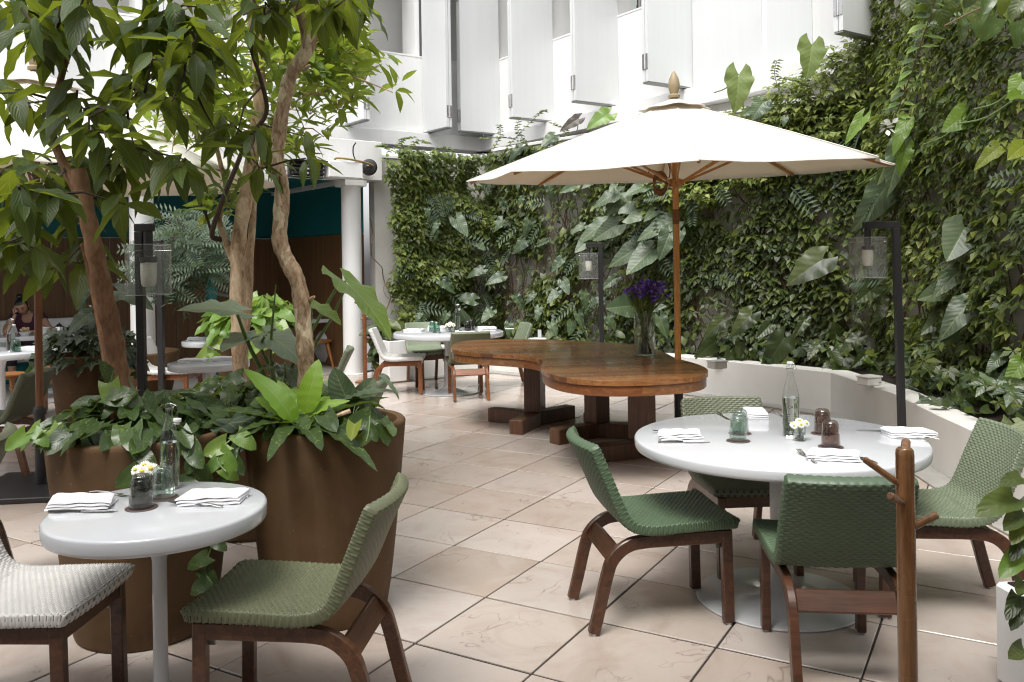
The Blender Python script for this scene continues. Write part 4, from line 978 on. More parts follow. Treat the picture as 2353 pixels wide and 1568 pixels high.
pot(*PB, .358, .86, 'brown pot with the mottled tree beside the open floor')
pot(*PC, .40, .76, 'brown pot with the pale tree standing behind the two front pots')
pot(*PD, .32, .80, 'brown pot overgrown with dark ivy')
pot(*PF, .48, .90, 'brown pot full of bright pothos in front of the panelled wall')
pot(*PG, .50, .62, 'broad brown pot with the feathery grey shrub')
wp2 = thing('white_planter', 'white planter box at the lower right corner', 'planter', (2.0, 2.93, 0))
obj('body', MB().box((2.02, 2.93, .185), (.50, .44, .36), .12, .012), M['white'], wp2); obj('soil', MB().box((2.02, 2.93, .366), (.44, .38, .012), .12, .002), M['soil'], wp2)

# ================================================================== PLANTS
LG = {'small': [small_geo()], 'creeper': [creeper_geo()], 'ivy': [ivy_geo()], 'feather': [feather_geo(9)],
      'tree': [leaf_geo(w_ell(.17, .9, .9), 5, 1, 0, d, fo) for d, fo in ((.18, .3), (.45, .2))], 'bright': [leaf_geo(w_ell(.16, .9, .9), 4, 1, 0, d, fo) for d, fo in ((.15, .3), (.4, .15))],
      'heart': [leaf_geo(w_heart(.44), 5, 1, .20, .3, .22)], 'arrow': [arrow_geo(.35, .3, 8, 2)]}
LM['small'] = [gm('small leaf', small_geo(), M['l_vine'])]
EYE = Vector((0, 0, H))
class Plant:
    """a plant thing: the 300 leaves that show largest become parts, the others one joined part"""
    def __init__(s, name, label, cat, loc, group=None): s.t = thing(name, label, cat, loc, 0, group); s.L = []
    def leaf(s, kind, base, d, n, L, mat, wk=1.0): s.L.append((kind, Vector(base), Vector(d), Vector(n), L, mat, wk))
    def px(s, kind, b, t, Yb, Yt, mat, n=(0, -.75, .65), wk=1.0, sc=1.0):
        B, T = at(*b, Yb), at(*t, Yt); s.leaf(kind, B, T - B, n, (T - B).length * sc, mat, wk)
    def done(s, cap=300, name='leaf'):
        s.L.sort(key=lambda l: -l[4] / max(.5, (l[1] - EYE).length)); rest = {}
        for i, (k, b, d, n, L, m, wk) in enumerate(s.L):
            if i < cap: put_leaf(k, s.t, b, d, n, L, M[m], wk, name)
            else: rest.setdefault((k, m), []).append((b, d, n, L))
        if rest: mass_all('leaves', [(random.choice(LG[k]), it, M[m]) for (k, m), it in rest.items()], s.t)
        return s.t
def whorl(P, kind, c, axis, n, L0, L1, mat, droop=.5, spread=(55, 100)):
    axis = axis.normalized(); o = axis.orthogonal().normalized(); q = axis.cross(o); a0 = U(0, 6.28)
    for k in range(n):
        a = a0 + 2.4 * k + U(-.25, .25); ph = rad(U(*spread)); r = o * math.cos(a) + q * math.sin(a)
        d = r * math.sin(ph) + axis * math.cos(ph) + Vector((0, 0, -droop * U(.4, 1.4))); nn = axis + Vector((0, 0, .5)) + rv() * .25
        P.leaf(kind, c + axis * (.012 * k) + d.normalized() * .015, d, nn, U(L0, L1), random.choice(mat) if isinstance(mat, list) else mat, U(.85, 1.2))
def twigs(nodes, seeds, r0=.010, r1=.003, sag=.03):
    """join every node to the nearest earlier node by a thin bent twig"""
    mb = MB(); have = list(seeds); todo = sorted(nodes, key=lambda p: min((p - s).length for s in seeds))
    for p in todo:
        q = min(have, key=lambda h: (h - p).length + max(0, h.z - p.z) * .3); m1 = q.lerp(p, .5) + Vector((U(-.03, .03), U(-.03, .03), U(-.01, sag))); L = (p - q).length
        mb.tube([q, q.lerp(m1, .5), m1, m1.lerp(p, .6), p], [min(r0, r1 + .012 * L), r1 * 1.8, r1 * 1.5, r1 * 1.2, r1], 5); have.append(p)
        if L > .3: have.append(m1)
    return mb
def ell(cx, cy, rx, ry, n, Y0, Y1):
    out = []
    while len(out) < n:
        a, b = U(-1, 1), U(-1, 1)
        if a * a + b * b <= 1: out.append(at(cx + rx * a, cy + ry * b, U(Y0, Y1)))
    return out

# ---- dark leaved tree in the left pot
T1 = Plant('leafy_tree', 'dark leaved tree with a cut brown trunk in the left brown pot', 'tree', (PA[0], PA[1], .78))
tp = spline([at(278, 960, 3.66), at(272, 880, 3.66), at(262, 790, 3.66), at(240, 680, 3.65), at(214, 560, 3.64), at(196, 470, 3.63), at(180, 388, 3.62)], 6)
rs = [lerp(.047, .030, k / (len(tp) - 1)) * (1 + .08 * math.sin(k * 1.7)) for k in range(len(tp))]
tr = obj('trunk', MB().tube(tp, rs, 16), M['bark_dark'], T1.t)
lb = spline([at(203, 500, 3.63), at(178, 440, 3.66), at(150, 385, 3.70), at(120, 300, 3.78), at(140, 180, 3.8), at(180, 60, 3.75), at(230, -80, 3.7)], 5)
obj('branch', MB().tube(lb, [lerp(.026, .009, k / (len(lb) - 1)) for k in range(len(lb))], 10), M['bark_dark'], T1.t)
l2 = spline([at(255, 900, 3.9), at(240, 800, 3.9), at(222, 700, 3.9), at(205, 620, 3.9), at(190, 560, 3.88)], 5)
obj('branch', MB().tube(l2, [lerp(.021, .013, k / (len(l2) - 1)) for k in range(len(l2))], 8), M['bark_dark'], T1.t)
l3 = spline([at(512, 552, 5.16), at(487, 540, 5.1), at(508, 470, 4.9), at(540, 390, 4.6), at(570, 320, 4.3), at(612, 260, 4.1), at(598, 180, 3.9), at(575, 100, 3.7), at(585, 20, 3.7), at(570, -60, 3.7)], 5)
nodes = []
for e in ((110, 50, 140, 60, 13), (330, 80, 150, 80, 15), (460, 60, 100, 70, 9), (60, 235, 80, 80, 5), (190, 250, 80, 60, 5), (370, 190, 110, 70, 10), (250, 330, 70, 60, 4), (110, 400, 110, 80, 7), (300, 400, 80, 70, 5),
          (400, 400, 60, 40, 2), (190, 470, 110, 50, 5), (60, 520, 70, 50, 4), (480, 320, 40, 40, 1), (250, -70, 250, 60, 10), (60, 600, 70, 45, 4), (180, 590, 60, 40, 3), (20, 450, 40, 60, 3), (20, 560, 40, 40, 2)):
    nodes += ell(*e, 3.15, 4.15)
for c in nodes:      # keep the front of the trunk clear
    u_ = CX + FV * c.x / c.y; v_ = PY + FV * (H - c.z) / c.y
    if 130 < u_ < 290 and v_ > 330: c.x *= 4.05 / c.y; c.z = H + (c.z - H) * 4.05 / c.y; c.y = 4.05
for c in nodes: whorl(T1, 'tree', c, Vector((U(-.4, .4), U(-.4, .4), 1)), random.choice((4, 5, 6, 6)), .12, .24, 'l_tree', .75, (60, 112))
tag(obj('twigs', twigs(nodes, lb[10:] + [lb[12] + Vector((.3, 0, .2)), at(330, 60, 3.7), at(60, 460, 3.7)] + l2[-1:], .011, .0032), M['twig'], T1.t), kind='stuff')
T1.done()

# ---- mottled tree in the right pot
T3 = Plant('leafy_tree', 'tree with mottled peeling bark and a forked trunk in the right brown pot', 'tree', (PB[0], PB[1], .78))
Yt = 3.90
tp = spline([at(706, 930, Yt), at(703, 850, Yt), at(700, 780, Yt), at(693, 700, Yt), at(683, 645, Yt), at(660, 600, Yt), at(643, 555, Yt), at(645, 500, Yt), at(648, 430, Yt), at(637, 385, Yt), at(641, 310, Yt), at(652, 240, Yt), at(668, 175, Yt), at(700, 125, Yt), at(716, 95, Yt)], 5)
n = len(tp); rs = [lerp(.040, .029, k / (n - 1)) * (1 + .06 * math.sin(k * .9) + .04 * math.sin(k * 2.3)) for k in range(n)]
obj('trunk', MB().tube(tp, rs, 18), M['bark_spot'], T3.t)
f1 = spline([at(703, 122, Yt), at(714, 90, Yt), at(728, 50, Yt), at(742, 0, Yt), at(750, -60, Yt), at(742, -160, Yt)], 5); obj('branch', MB().tube(f1, [lerp(.031, .018, k / (len(f1) - 1)) for k in range(len(f1))], 14), M['bark_spot'], T3.t)
f2 = spline([at(706, 125, Yt), at(702, 80, 3.88), at(692, 40, 3.86), at(676, 0, 3.84), at(660, -60, 3.82), at(640, -160, 3.8)], 5); obj('branch', MB().tube(f2, [lerp(.026, .013, k / (len(f2) - 1)) for k in range(len(f2))], 12), M['bark_spot'], T3.t)
obj('branch', MB().tube(l3, [lerp(.017, .006, k / (len(l3) - 1)) for k in range(len(l3))], 8), M['twig'], T3.t)
obj('branch', MB().tube(spline([at(487, 540, 5.1), at(475, 500, 5.05), at(462, 470, 5.0), at(450, 440, 5.0)], 4), .008, 7), M['twig'], T3.t)
for q in ((636, 395, 628, 388), (712, 690, 722, 682), (700, 160, 712, 150)): obj('knot', MB().tube([at(q[0], q[1], Yt), at((q[0] + q[2]) / 2, (q[1] + q[3]) / 2, Yt - .02), at(q[2], q[3], Yt - .03)], [.012, .010, .006], 8), M['bark_spot'], T3.t)
nodes = []
for e in ((720, 20, 120, 45, 8), (830, -5, 50, 40, 3), (560, 20, 70, 60, 4), (690, -110, 220, 60, 14), (560, 285, 50, 40, 3), (690, 335, 40, 35, 2), (590, 370, 50, 30, 2)): nodes += ell(*e, 3.5, 4.3)
nodes += [c + rv() * .1 for c in nodes if random.random() < .25]
for c in nodes: whorl(T3, 'tree', c, Vector((U(-.4, .4), U(-.4, .4), 1)), random.choice((4, 5, 6)), .10, .20, 'l_tree', .85, (60, 115))
tag(obj('twigs', twigs(nodes, f1[8:] + f2[8:] + l3[4:-4], .008, .0028), M['twig'], T3.t), kind='stuff')
T3.done()

# ---- pale tree behind
T2 = Plant('leafy_tree', 'pale smooth trunked tree with bright young leaves behind the front pots', 'tree', (PC[0], PC[1], .74))
Yp = 5.12
tp = spline([at(556, 920, Yp), at(552, 830, Yp), at(548, 740, Yp), at(546, 640, Yp), at(550, 540, Yp), at(562, 470, Yp), at(574, 400, Yp), at(585, 320, Yp), at(597, 240, Yp), at(594, 150, Yp), at(588, 80, Yp), at(580, 0, Yp), at(575, -120, Yp), at(570, -260, Yp)], 5)
n = len(tp); obj('trunk', MB().tube(tp, [lerp(.049, .033, k / (n - 1)) * (1 + .05 * math.sin(k * 1.1)) for k in range(n)], 18), M['bark_pale'], T2.t)
b2 = spline([at(556, 800, 5.25), at(566, 735, 5.3), at(572, 660, 5.32), at(574, 590, 5.34), at(580, 520, 5.36), at(584, 450, 5.38), at(600, 380, 5.4), at(640, 250, 5.5), at(690, 160, 5.6), at(760, 90, 5.7)], 5)
obj('branch', MB().tube(b2, [lerp(.030, .012, k / (len(b2) - 1)) for k in range(len(b2))], 12), M['bark_pale'], T2.t)
b3 = spline([at(546, 615, 5.12), at(532, 590, 5.14), at(515, 545, 5.16), at(503, 500, 5.2), at(520, 440, 5.2), at(505, 370, 5.2), at(480, 270, 5.2), at(470, 200, 5.2)], 5)
obj('branch', MB().tube(b3, [lerp(.024, .010, k / (len(b3) - 1)) for k in range(len(b3))], 10), M['bark_pale'], T2.t)
nodes = []
for e in ((470, 180, 120, 60, 14), (450, 270, 110, 50, 13)): nodes += ell(*e, 4.5, 5.2)
for e in ((620, 200, 110, 70, 16), (730, 150, 100, 70, 20), (790, 130, 70, 65, 18), (720, 250, 80, 60, 14), (560, 320, 110, 35, 10), (650, 50, 180, 60, 18), (820, 60, 40, 50, 6), (400, 330, 50, 30, 3), (700, 340, 30, 40, 3), (640, -60, 250, 60, 16)): nodes += ell(*e, 4.9, 6.3)
nodes += ell(505, 470, 60, 50, 6, 5.0, 5.6)
nodes += [c + rv() * .12 for c in nodes if random.random() < .5]
for c in nodes: whorl(T2, 'bright', c, Vector((U(-.7, .7), U(-.7, .7), 1)), random.choice((6, 7, 8)), .115, .18, 'l_bright', .35, (35, 95))
tag(obj('twigs', twigs(nodes, tp[30:] + b2[25:] + b3[18:], .010, .0028), M['bark_pale'], T2.t), kind='stuff')
T2.done()

# ---- pothos on the pots
def pothos(px, py, r, z, n, label, mat, L=(.10, .15), hmax=.16, trail=(), cap=300, back=1.0, gap=None):
    P = Plant('pothos_plant', label, 'plant', (px, py, z)); stems = MB()
    for k in range(n):
        a = U(0, 2 * PI) if not gap else U(*gap); q = math.sqrt(random.random()); rr_ = r * (q * 1.0 if q < .75 else U(.78, 1.08)); x, y = px + rr_ * math.cos(a), py + rr_ * math.sin(a) * back; edge = rr_ / r
        zz = z + U(.02, hmax) * (1.15 - .75 * edge ** 2) + .02; d = Vector((math.cos(a), math.sin(a), 0)) * (.4 + edge) + Vector((U(-.7, .7), U(-.7, .7), U(-.7, .25) - .5 * (edge > .9)))
        nn = Vector((0, -.25, 1)) + Vector((math.cos(a), math.sin(a), 0)) * .4 + rv() * .3; P.leaf('heart', (x, y, zz), d, nn, U(*L), mat)
        stems.tube([(px + (x - px) * .75, py + (y - py) * .75, z - .06), (lerp(px, x, .9), lerp(py, y, .9), lerp(z, zz, .7)), (x, y, zz)], .0032, 5)
    for pts, m_ in trail:
        q = spline([at(*p) for p in pts], 3); stems.tube(q, .0032, 5)
        for i in range(1, len(q), 2):
            s_ = 1 if (i // 2) % 2 else -1; P.leaf('heart', q[i], Vector((s_ * U(.4, 1), U(-.6, -.1), U(-.9, -.2))), Vector((0, -1, .55)) + rv() * .25, U(*L) * U(.8, 1.05), m_)
    tag(obj('stems', stems, M['gstem'], P.t), kind='stuff'); return P
P1 = pothos(*PA, .37, .84, 165, 'dark pothos filling the left brown pot under the dark leaved tree', 'l_pothos', (.075, .13), .14,
            [([(150, 985, 3.45), (115, 985, 3.4), (85, 992, 3.36), (60, 1000, 3.34)], 'l_pothosb'), ([(330, 1000, 3.36), (322, 1040, 3.32), (318, 1100, 3.31), (312, 1150, 3.3)], 'l_pothos'), ([(430, 990, 3.45), (440, 1030, 3.42), (455, 1060, 3.40), (448, 1100, 3.4)], 'l_pothos')])
for b, t, Y, m_ in (((258, 870), (240, 845), 3.62, 'l_pothos'), ((252, 882), (257, 932), 3.6, 'l_pothosb'), ((250, 905), (300, 912), 3.58, 'l_pothos'), ((262, 935), (237, 950), 3.58, 'l_pothos')): P1.px('heart', b, t, Y, Y - .04, m_, (0, -.8, .6), 1, 1.2)
obj('stems', MB().tube(spline([at(246, 965, 3.62), at(250, 920, 3.62), at(256, 880, 3.62), at(260, 850, 3.62)], 4), .007, 7), M['gstem'], P1.t); P1.done()
P2 = pothos(*PB, .34, .84, 95, 'pothos and leafy fern plants filling the right brown pot', 'l_pothos', (.07, .125), .11,
            [([(850, 945, 3.62), (848, 985, 3.55), (842, 1015, 3.5)], 'l_pothos'), ([(572, 985, 3.62), (545, 1000, 3.52), (510, 1030, 3.48), (500, 1060, 3.45), (520, 1085, 3.42)], 'l_pothosb'), ([(560, 1000, 3.6), (540, 1060, 3.5), (520, 1120, 3.46), (500, 1200, 3.45), (485, 1260, 3.44), (470, 1310, 3.44), (490, 1345, 3.42)], 'l_pothos')], gap=(.75, 5.75))
P2.px('heart', (815, 975), (808, 1003), 3.52, 3.46, 'l_yellow', (0, -1, .3), .9, 1.25); P2.done()
P3 = pothos(*PC, .42, .75, 95, 'pothos filling the rear brown pot below the pale tree', 'l_pothos', (.10, .155), .13, [([(640, 930, 4.8), (660, 950, 4.6), (690, 960, 4.4)], 'l_pothos')]); P3.done()
P4 = pothos(*PF, .50, .90, 150, 'bright variegated pothos spilling over its pot by the panelled wall', 'l_pothosb', (.15, .22), .30,
            [([(640, 745, 9.1), (655, 775, 9.0), (650, 800, 8.95)], 'l_pothosb'), ([(500, 755, 9.0), (492, 785, 8.95), (478, 812, 8.9), (470, 815, 8.9)], 'l_pothosb'), ([(560, 760, 9.0), (575, 790, 8.95), (600, 800, 8.9)], 'l_pothosb')]); P4.done()

# ---- big elephant ears rising from the rear pot
E1 = Plant('elephant_ear', 'elephant ear plant with long stalks and large arrow leaves between the two front trees', 'plant', at(632, 915, 4.75))
E1.px('arrow', (548, 716), (414, 690), 4.62, 4.45, 'l_earpale', (.12, -.35, 1), 1.1, 1.0)
E1.px('arrow', (612, 772), (700, 800), 4.55, 4.42, 'l_earpale', (.2, -.4, 1), 1.2, 1.1)
E1.px('arrow', (590, 770), (540, 790), 4.7, 4.5, 'l_earpale', (-.2, -.3, 1), 1.2, 1.6)
E1.px('arrow', (655, 850), (690, 875), 4.6, 4.5, 'l_ear', (.2, -.3, 1), 1.0, 1.2)
E1.px('arrow', (793, 648), (917, 752), 4.30, 4.12, 'l_earbright', (.62, -.22, .75), 1.1, 1.0)
E1.px('arrow', (716, 700), (788, 728), 4.35, 4.22, 'l_earbright', (.3, -.15, 1), 1.0, 1.0)
E1.px('arrow', (640, 840), (556, 838), 4.5, 4.40, 'l_pothos', (-.2, -.2, 1), 1.0, .8)
for pts, r0, r1 in (([(632, 915), (600, 850), (570, 790), (545, 722)], .016, .008), ([(634, 915), (628, 870), (622, 800), (634, 655)], .020, .003), ([(640, 912), (668, 850), (712, 770), (772, 665), (793, 648)], .011, .007), ([(690, 900), (722, 800), (760, 735), (795, 660)], .010, .006),
                    ([(640, 910), (622, 850), (600, 800), (608, 772)], .012, .007), ([(648, 912), (690, 850), (712, 760), (716, 700)], .009, .005), ([(640, 912), (655, 880), (655, 835)], .010, .006)):
    q = spline([at(x, y, lerp(4.75, 4.42, i / (len(pts) - 1))) for i, (x, y) in enumerate(pts)], 5); obj('stalk', MB().tube(q, [lerp(r0, r1, k / (len(q) - 1)) for k in range(len(q))], 10), M['gstem'], E1.t)
E1.done()
# ---- bright bird's nest fern in the right pot
F1 = Plant('nest_fern', 'bright green nest fern with broad wavy straps in the right brown pot', 'plant', at(686, 985, 3.62))
for b, t, Y, dY, nn, wk in (((676, 975), (622, 846), 3.60, -.06, (.7, -.7, .3), 1.6), ((702, 950), (724, 836), 3.62, -.02, (.1, -1, .15), 1.9), ((668, 970), (545, 850), 3.7, .2, (.5, -.6, .8), 1.0), ((690, 968), (655, 880), 3.75, .15, (.5, -.8, .4), 1.1)):
    F1.px('strap', b, t, Y, Y + dY, 'l_nest' if wk > 1.15 else 'l_pothos', nn, wk)
for b, t, dY, nn in (((690, 970), (668, 850), .12, (.2, -1, .2)), ((682, 975), (590, 905), .02, (.6, -.6, .6)), ((698, 965), (760, 870), .10, (-.4, -.9, .3)), ((686, 972), (640, 870), .05, (.5, -.9, .3)), ((700, 960), (742, 905), -.08, (-.2, -.7, .7))):
    F1.px('strap', b, t, 3.66, 3.66 + dY, 'l_nest', nn, 1.5)
for a, L in ((200, .33), (230, .28), (262, .26), (300, .30), (330, .36), (10, .4), (60, .4), (120, .35), (165, .36)):
    d = Vector((math.cos(rad(a)), math.sin(rad(a)), U(.1, .5))); F1.leaf('strap', at(686, 985, 3.62) + Vector((0, 0, .01)), d, (0, 0, 1), L, 'l_pothos', 1.25)
F1.px('strap', (778, 930), (880, 860), 3.72, 3.66, 'l_ear', (0, -.3, 1), 1.0, 1.0); F1.px('strap', (868, 862), (925, 893), 3.66, 3.6, 'l_ear', (.4, -.3, 1), 1.0, 1.0); F1.px('heart', (800, 925), (775, 870), 3.74, 3.72, 'l_ear', (-.1, -1, .3), 1.0, 1.4); F1.px('heart', (820, 925), (850, 880), 3.76, 3.74, 'l_ear', (.2, -1, .4), .9, 1.2)
F1.px('arrow', (520, 975), (610, 950), 3.62, 3.56, 'l_ivy', (.1, -.5, .9), .8, 1.1)
F1.done()
obj('branch', MB().tube(spline([at(735, 955, 3.66), at(760, 958, 3.62), at(785, 952, 3.6), at(805, 945, 3.6)], 4), [.010] * 13, 8), M['bark_pale'], T3.t)

# ---- dark ivy pot, feathery shrub, small plants at the left
I1 = Plant('ivy_plant', 'dark ivy with a few pale leaves hanging over its brown pot', 'plant', (PD[0], PD[1], .76))
for k in range(190):
    a = U(0, 6.283); q = math.sqrt(random.random()); r = .36 * q; x, y = PD[0] + r * 1.2 * math.cos(a), PD[1] + r * math.sin(a); z = .80 + .22 * (1 - q * q) + U(-.05, .08) - (.18 * random.random() if q > .8 else 0)
    I1.leaf('ivy', (x, y, z), Vector((math.cos(a), math.sin(a) - .3, U(-1.2, -.1))), Vector((math.cos(a) * .4, -.8, .7)) + rv() * .3, U(.09, .15), 'l_pothosb' if (x < PD[0] - .35 and random.random() < .5) else 'l_ivy')
I1.px('arrow', (207, 722), (158, 748), 7.6, 7.45, 'l_wall', (0, -.8, .6), 1.3, 1.1); I1.px('arrow', (270, 668), (345, 682), 7.7, 7.6, 'l_wall', (0, -.5, .9), 1.1, 1.0); I1.px('arrow', (200, 655), (176, 690), 7.7, 7.6, 'l_wall', (0, -.8, .6), 1.2, 1.3); I1.px('arrow', (196, 610), (222, 585), 7.7, 7.6, 'l_wall', (0, -.8, .6), 1.2, 1.4)
obj('stalk', MB().tube(spline([at(198, 770, 7.7), at(193, 720, 7.7), at(190, 660, 7.7), at(196, 610, 7.7)], 4), .018, 8), M['gstem'], I1.t); I1.done()
G1 = Plant('feathery_shrub', 'grey green feathery shrub behind the left lamp post', 'shrub', (PG[0], PG[1], .58))
nodes = []
for e in ((420, 560, 70, 70, 34), (400, 640, 70, 50, 26), (460, 580, 50, 50, 16), (360, 600, 40, 60, 12), (430, 500, 50, 30, 8)): nodes += ell(*e, 9.2, 10.1)
for c in nodes:
    for k in range(3):
        a = U(0, 6.283); G1.leaf('feather', c, Vector((math.cos(a), .4 * math.sin(a) - .2, U(-.5, .35))), Vector((0, -.7, .7)) + rv() * .3, U(.26, .42), 'l_feather')
tag(obj('branch', twigs(nodes, [Vector((PG[0], PG[1], .55)), Vector((PG[0] - .05, PG[1], .9)), Vector((PG[0] + .15, PG[1] - .05, 1.1))], .016, .004), M['twig'], G1.t), kind='stuff'); G1.done()

# ---- climbers on the walls
from mathutils import noise as mn
def vine(i, label, n, prob, mats, L=(.055, .085), thick=.36, lump=1.1, zr_=(.3, 3.3), kinds=(('small', .6), ('creeper', .4)), s_r=None, cap=240, nst=60, st_z=2.6, P=None, topb=0):
    a, b = WALLP[i], WALLP[i + 1]; d = (b - a).normalized(); nn = Vector((d.y, -d.x)); Lw = (b - a).length; s0, s1 = s_r or (0, Lw)
    m = (a + d * (s0 + s1) / 2); P = P or Plant('climbing_vine', label, 'climber', (m.x, m.y, .3)); sd_ = i * 17.3
    k = 0; tries = 0; D3, N3 = d.to_3d(), nn.to_3d()
    while k < n and tries < n * 12:
        tries += 1; s = U(s0, s1); z = U(*zr_); pr = prob(s, z)
        if random.random() > pr: continue
        lp = mn.noise(Vector((s * lump, z * lump, sd_))) * .5 + .5; top = max(0, (z - zr_[1] + .5) / .5); off = (.04 + thick * lp * (.35 + .65 * random.random() ** .5)) * (1 + topb * top)
        p = a.to_3d() + D3 * s + N3 * off; p.z = z + U(-.03, .03)
        fm = mn.noise(Vector((s * .9 + 5, z * .9, sd_ + 3))) * .5 + .5; r = random.random(); mat = mats[0][0]; acc = 0
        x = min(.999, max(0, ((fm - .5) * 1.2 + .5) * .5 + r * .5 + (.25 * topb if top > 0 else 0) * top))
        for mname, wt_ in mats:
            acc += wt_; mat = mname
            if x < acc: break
        kd = 'small'; acc = 0; r = random.random()
        for kn, wt_ in kinds:
            acc += wt_; kd = kn
            if r < acc: break
        dd = Vector((0, 0, -.62)) + N3 * U(.2, 1.0) + D3 * U(-.9, .9) + rv() * .25; nrm = N3 * U(.3, .9) + Vector((0, 0, U(.5, 1.3))) + rv() * .3
        P.leaf(kd, p, dd, nrm, U(*L) * (1.15 if kd == 'creeper' else 1.0), mat); k += 1
    st = MB()
    for _ in range(nst):
        s = U(s0 + .1, s1 - .1); z = U(.35, .8); pts = []; top_ = U(1.2, st_z)
        while z < top_ and s0 < s < s1:
            pts.append(a.to_3d() + D3 * s + N3 * (.02 + .10 * random.random()) + Vector((0, 0, z))); z += U(.10, .24); s += U(-.13, .13)
        if len(pts) > 2: st.tube(spline(pts, 2), U(.003, .009), 5)
    if st.v: o = obj('stems', st, M['stem'], P.t); o['kind'] = 'stuff'
    return P
def nz(s, z, f, o): return mn.noise(Vector((s * f, z * f, o))) * .5 + .5
def pr0(s, z):
    if s < -.12 + .42 * nz(.3, z, 1.7, 8.8) + (.12 if z < 1.2 else 0): return 0
    if s < .12 and z > 2.95: return .3
    hole = nz(s, z, 1.3, 4.2); return 1 if s < 1.45 else (.9 if hole > .5 else .12)
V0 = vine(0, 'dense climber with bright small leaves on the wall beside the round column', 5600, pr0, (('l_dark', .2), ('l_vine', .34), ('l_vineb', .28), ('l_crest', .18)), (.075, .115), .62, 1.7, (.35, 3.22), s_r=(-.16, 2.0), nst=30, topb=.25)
def pr1(s, z):
    h_ = nz(s, z, 1.1, 9.1)
    if z > 2.75: return 1.0
    if s < 1.6: return .75 if h_ > .47 else .10
    if s < 2.7: return .7 if h_ > .44 else .14
    return (.75 if z > 1.7 else .6) if h_ > .40 else .16
V1 = vine(1, 'sparse dark climber with bare brown stems on the long white wall', 9500, pr1, (('l_dark', .42), ('l_vine', .34), ('l_vineb', .24)), (.075, .13), .34, 1.3, (.36, 3.30), s_r=(.05, 6.1), nst=230, st_z=3.1, kinds=(('small', .62), ('creeper', .3), ('heart', .08)))
def pr2(s, z):
    h_ = nz(s, z, 1.2, 2.7); return 1 if z > 2.3 else (.8 if h_ > .42 else .25)
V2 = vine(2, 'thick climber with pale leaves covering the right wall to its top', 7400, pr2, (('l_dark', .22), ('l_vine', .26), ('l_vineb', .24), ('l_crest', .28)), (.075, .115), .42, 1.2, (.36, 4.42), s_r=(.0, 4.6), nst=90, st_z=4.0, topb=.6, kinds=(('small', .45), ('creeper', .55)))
# bright crest spilling over the top of the long wall and the corner
a, b = WALLP[1], WALLP[2]; d = (b - a).normalized(); D3 = d.to_3d(); N3 = Vector((d.y, -d.x, 0))
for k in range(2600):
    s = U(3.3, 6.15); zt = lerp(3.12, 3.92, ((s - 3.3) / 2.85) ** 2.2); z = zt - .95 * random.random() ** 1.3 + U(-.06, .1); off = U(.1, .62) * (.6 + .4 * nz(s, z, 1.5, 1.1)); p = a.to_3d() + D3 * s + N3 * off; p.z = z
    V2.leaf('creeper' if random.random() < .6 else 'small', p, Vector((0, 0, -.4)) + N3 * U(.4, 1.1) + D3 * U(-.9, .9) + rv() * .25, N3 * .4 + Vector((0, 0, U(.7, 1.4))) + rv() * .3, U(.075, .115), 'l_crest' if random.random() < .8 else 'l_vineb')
# pale fern fronds among the climbers
for V_, i, n_f, sr, zr2 in ((V0, 0, 26, (.1, 1.7), (.8, 3.0)), (V1, 1, 30, (.3, 5.9), (.6, 3.2)), (V2, 2, 18, (.3, 3.6), (.6, 4.0))):
    a, b = WALLP[i], WALLP[i + 1]; d = (b - a).normalized(); D3 = d.to_3d(); N3 = Vector((d.y, -d.x, 0))
    for k in range(n_f):
        p = a.to_3d() + D3 * U(*sr) + N3 * U(.3, .5); p.z = U(*zr2); V_.leaf('feather', p, D3 * U(-1, 1) + Vector((0, 0, U(-1, .1))) + N3 * .35, N3 + Vector((0, 0, .5)), U(.25, .48), 'l_feather')
a, b = WALLP[1], WALLP[2]; d = (b - a).normalized(); D3 = d.to_3d(); N3 = Vector((d.y, -d.x, 0))
# loose sprigs above the crests
for V_, pts in ((V0, [((905, 345), (925, 322), (948, 316)), ((930, 350), (960, 325), (985, 330)), ((980, 360), (1010, 340), (1040, 345)), ((900, 352), (880, 335), (868, 338))]), (V1, [((1160, 345), (1200, 300), (1240, 262), (1252, 254)), ((1130, 350), (1150, 310), (1146, 288)), ((1210, 330), (1190, 300), (1192, 270)), ((1290, 330), (1300, 300), (1270, 285)), ((1240, 350), (1180, 320), (1110, 318))]),
                (V2, [((1950, 200), (1930, 160), (1905, 130)), ((2000, 170), (1985, 110), (1960, 80)), ((2080, 120), (2060, 60), (2050, 20)), ((1790, 210), (1780, 170), (1785, 140)), ((1850, 205), (1840, 190), (1800, 180)), ((2050, 130), (2010, 90), (2000, 60)), ((2140, 60), (2120, 20), (2100, -20))])):
    for q in pts:
        Yq = 12.3 if V_ is V0 else 12.6 if V_ is V1 else 9.0; sp_ = spline([at(x, y, Yq) for x, y in q], 5); o = obj('sprig', MB().tube(sp_, .004, 5), M['gstem'], V_.t)
        for i in range(1, len(sp_)):
            for s_ in (-1, 1): V_.leaf('small', sp_[i], Vector((s_ * .9, -.4, U(-.4, .4))), Vector((0, -.6, .8)), U(.05, .08), 'l_vineb' if V_ is not V1 else 'l_vine')

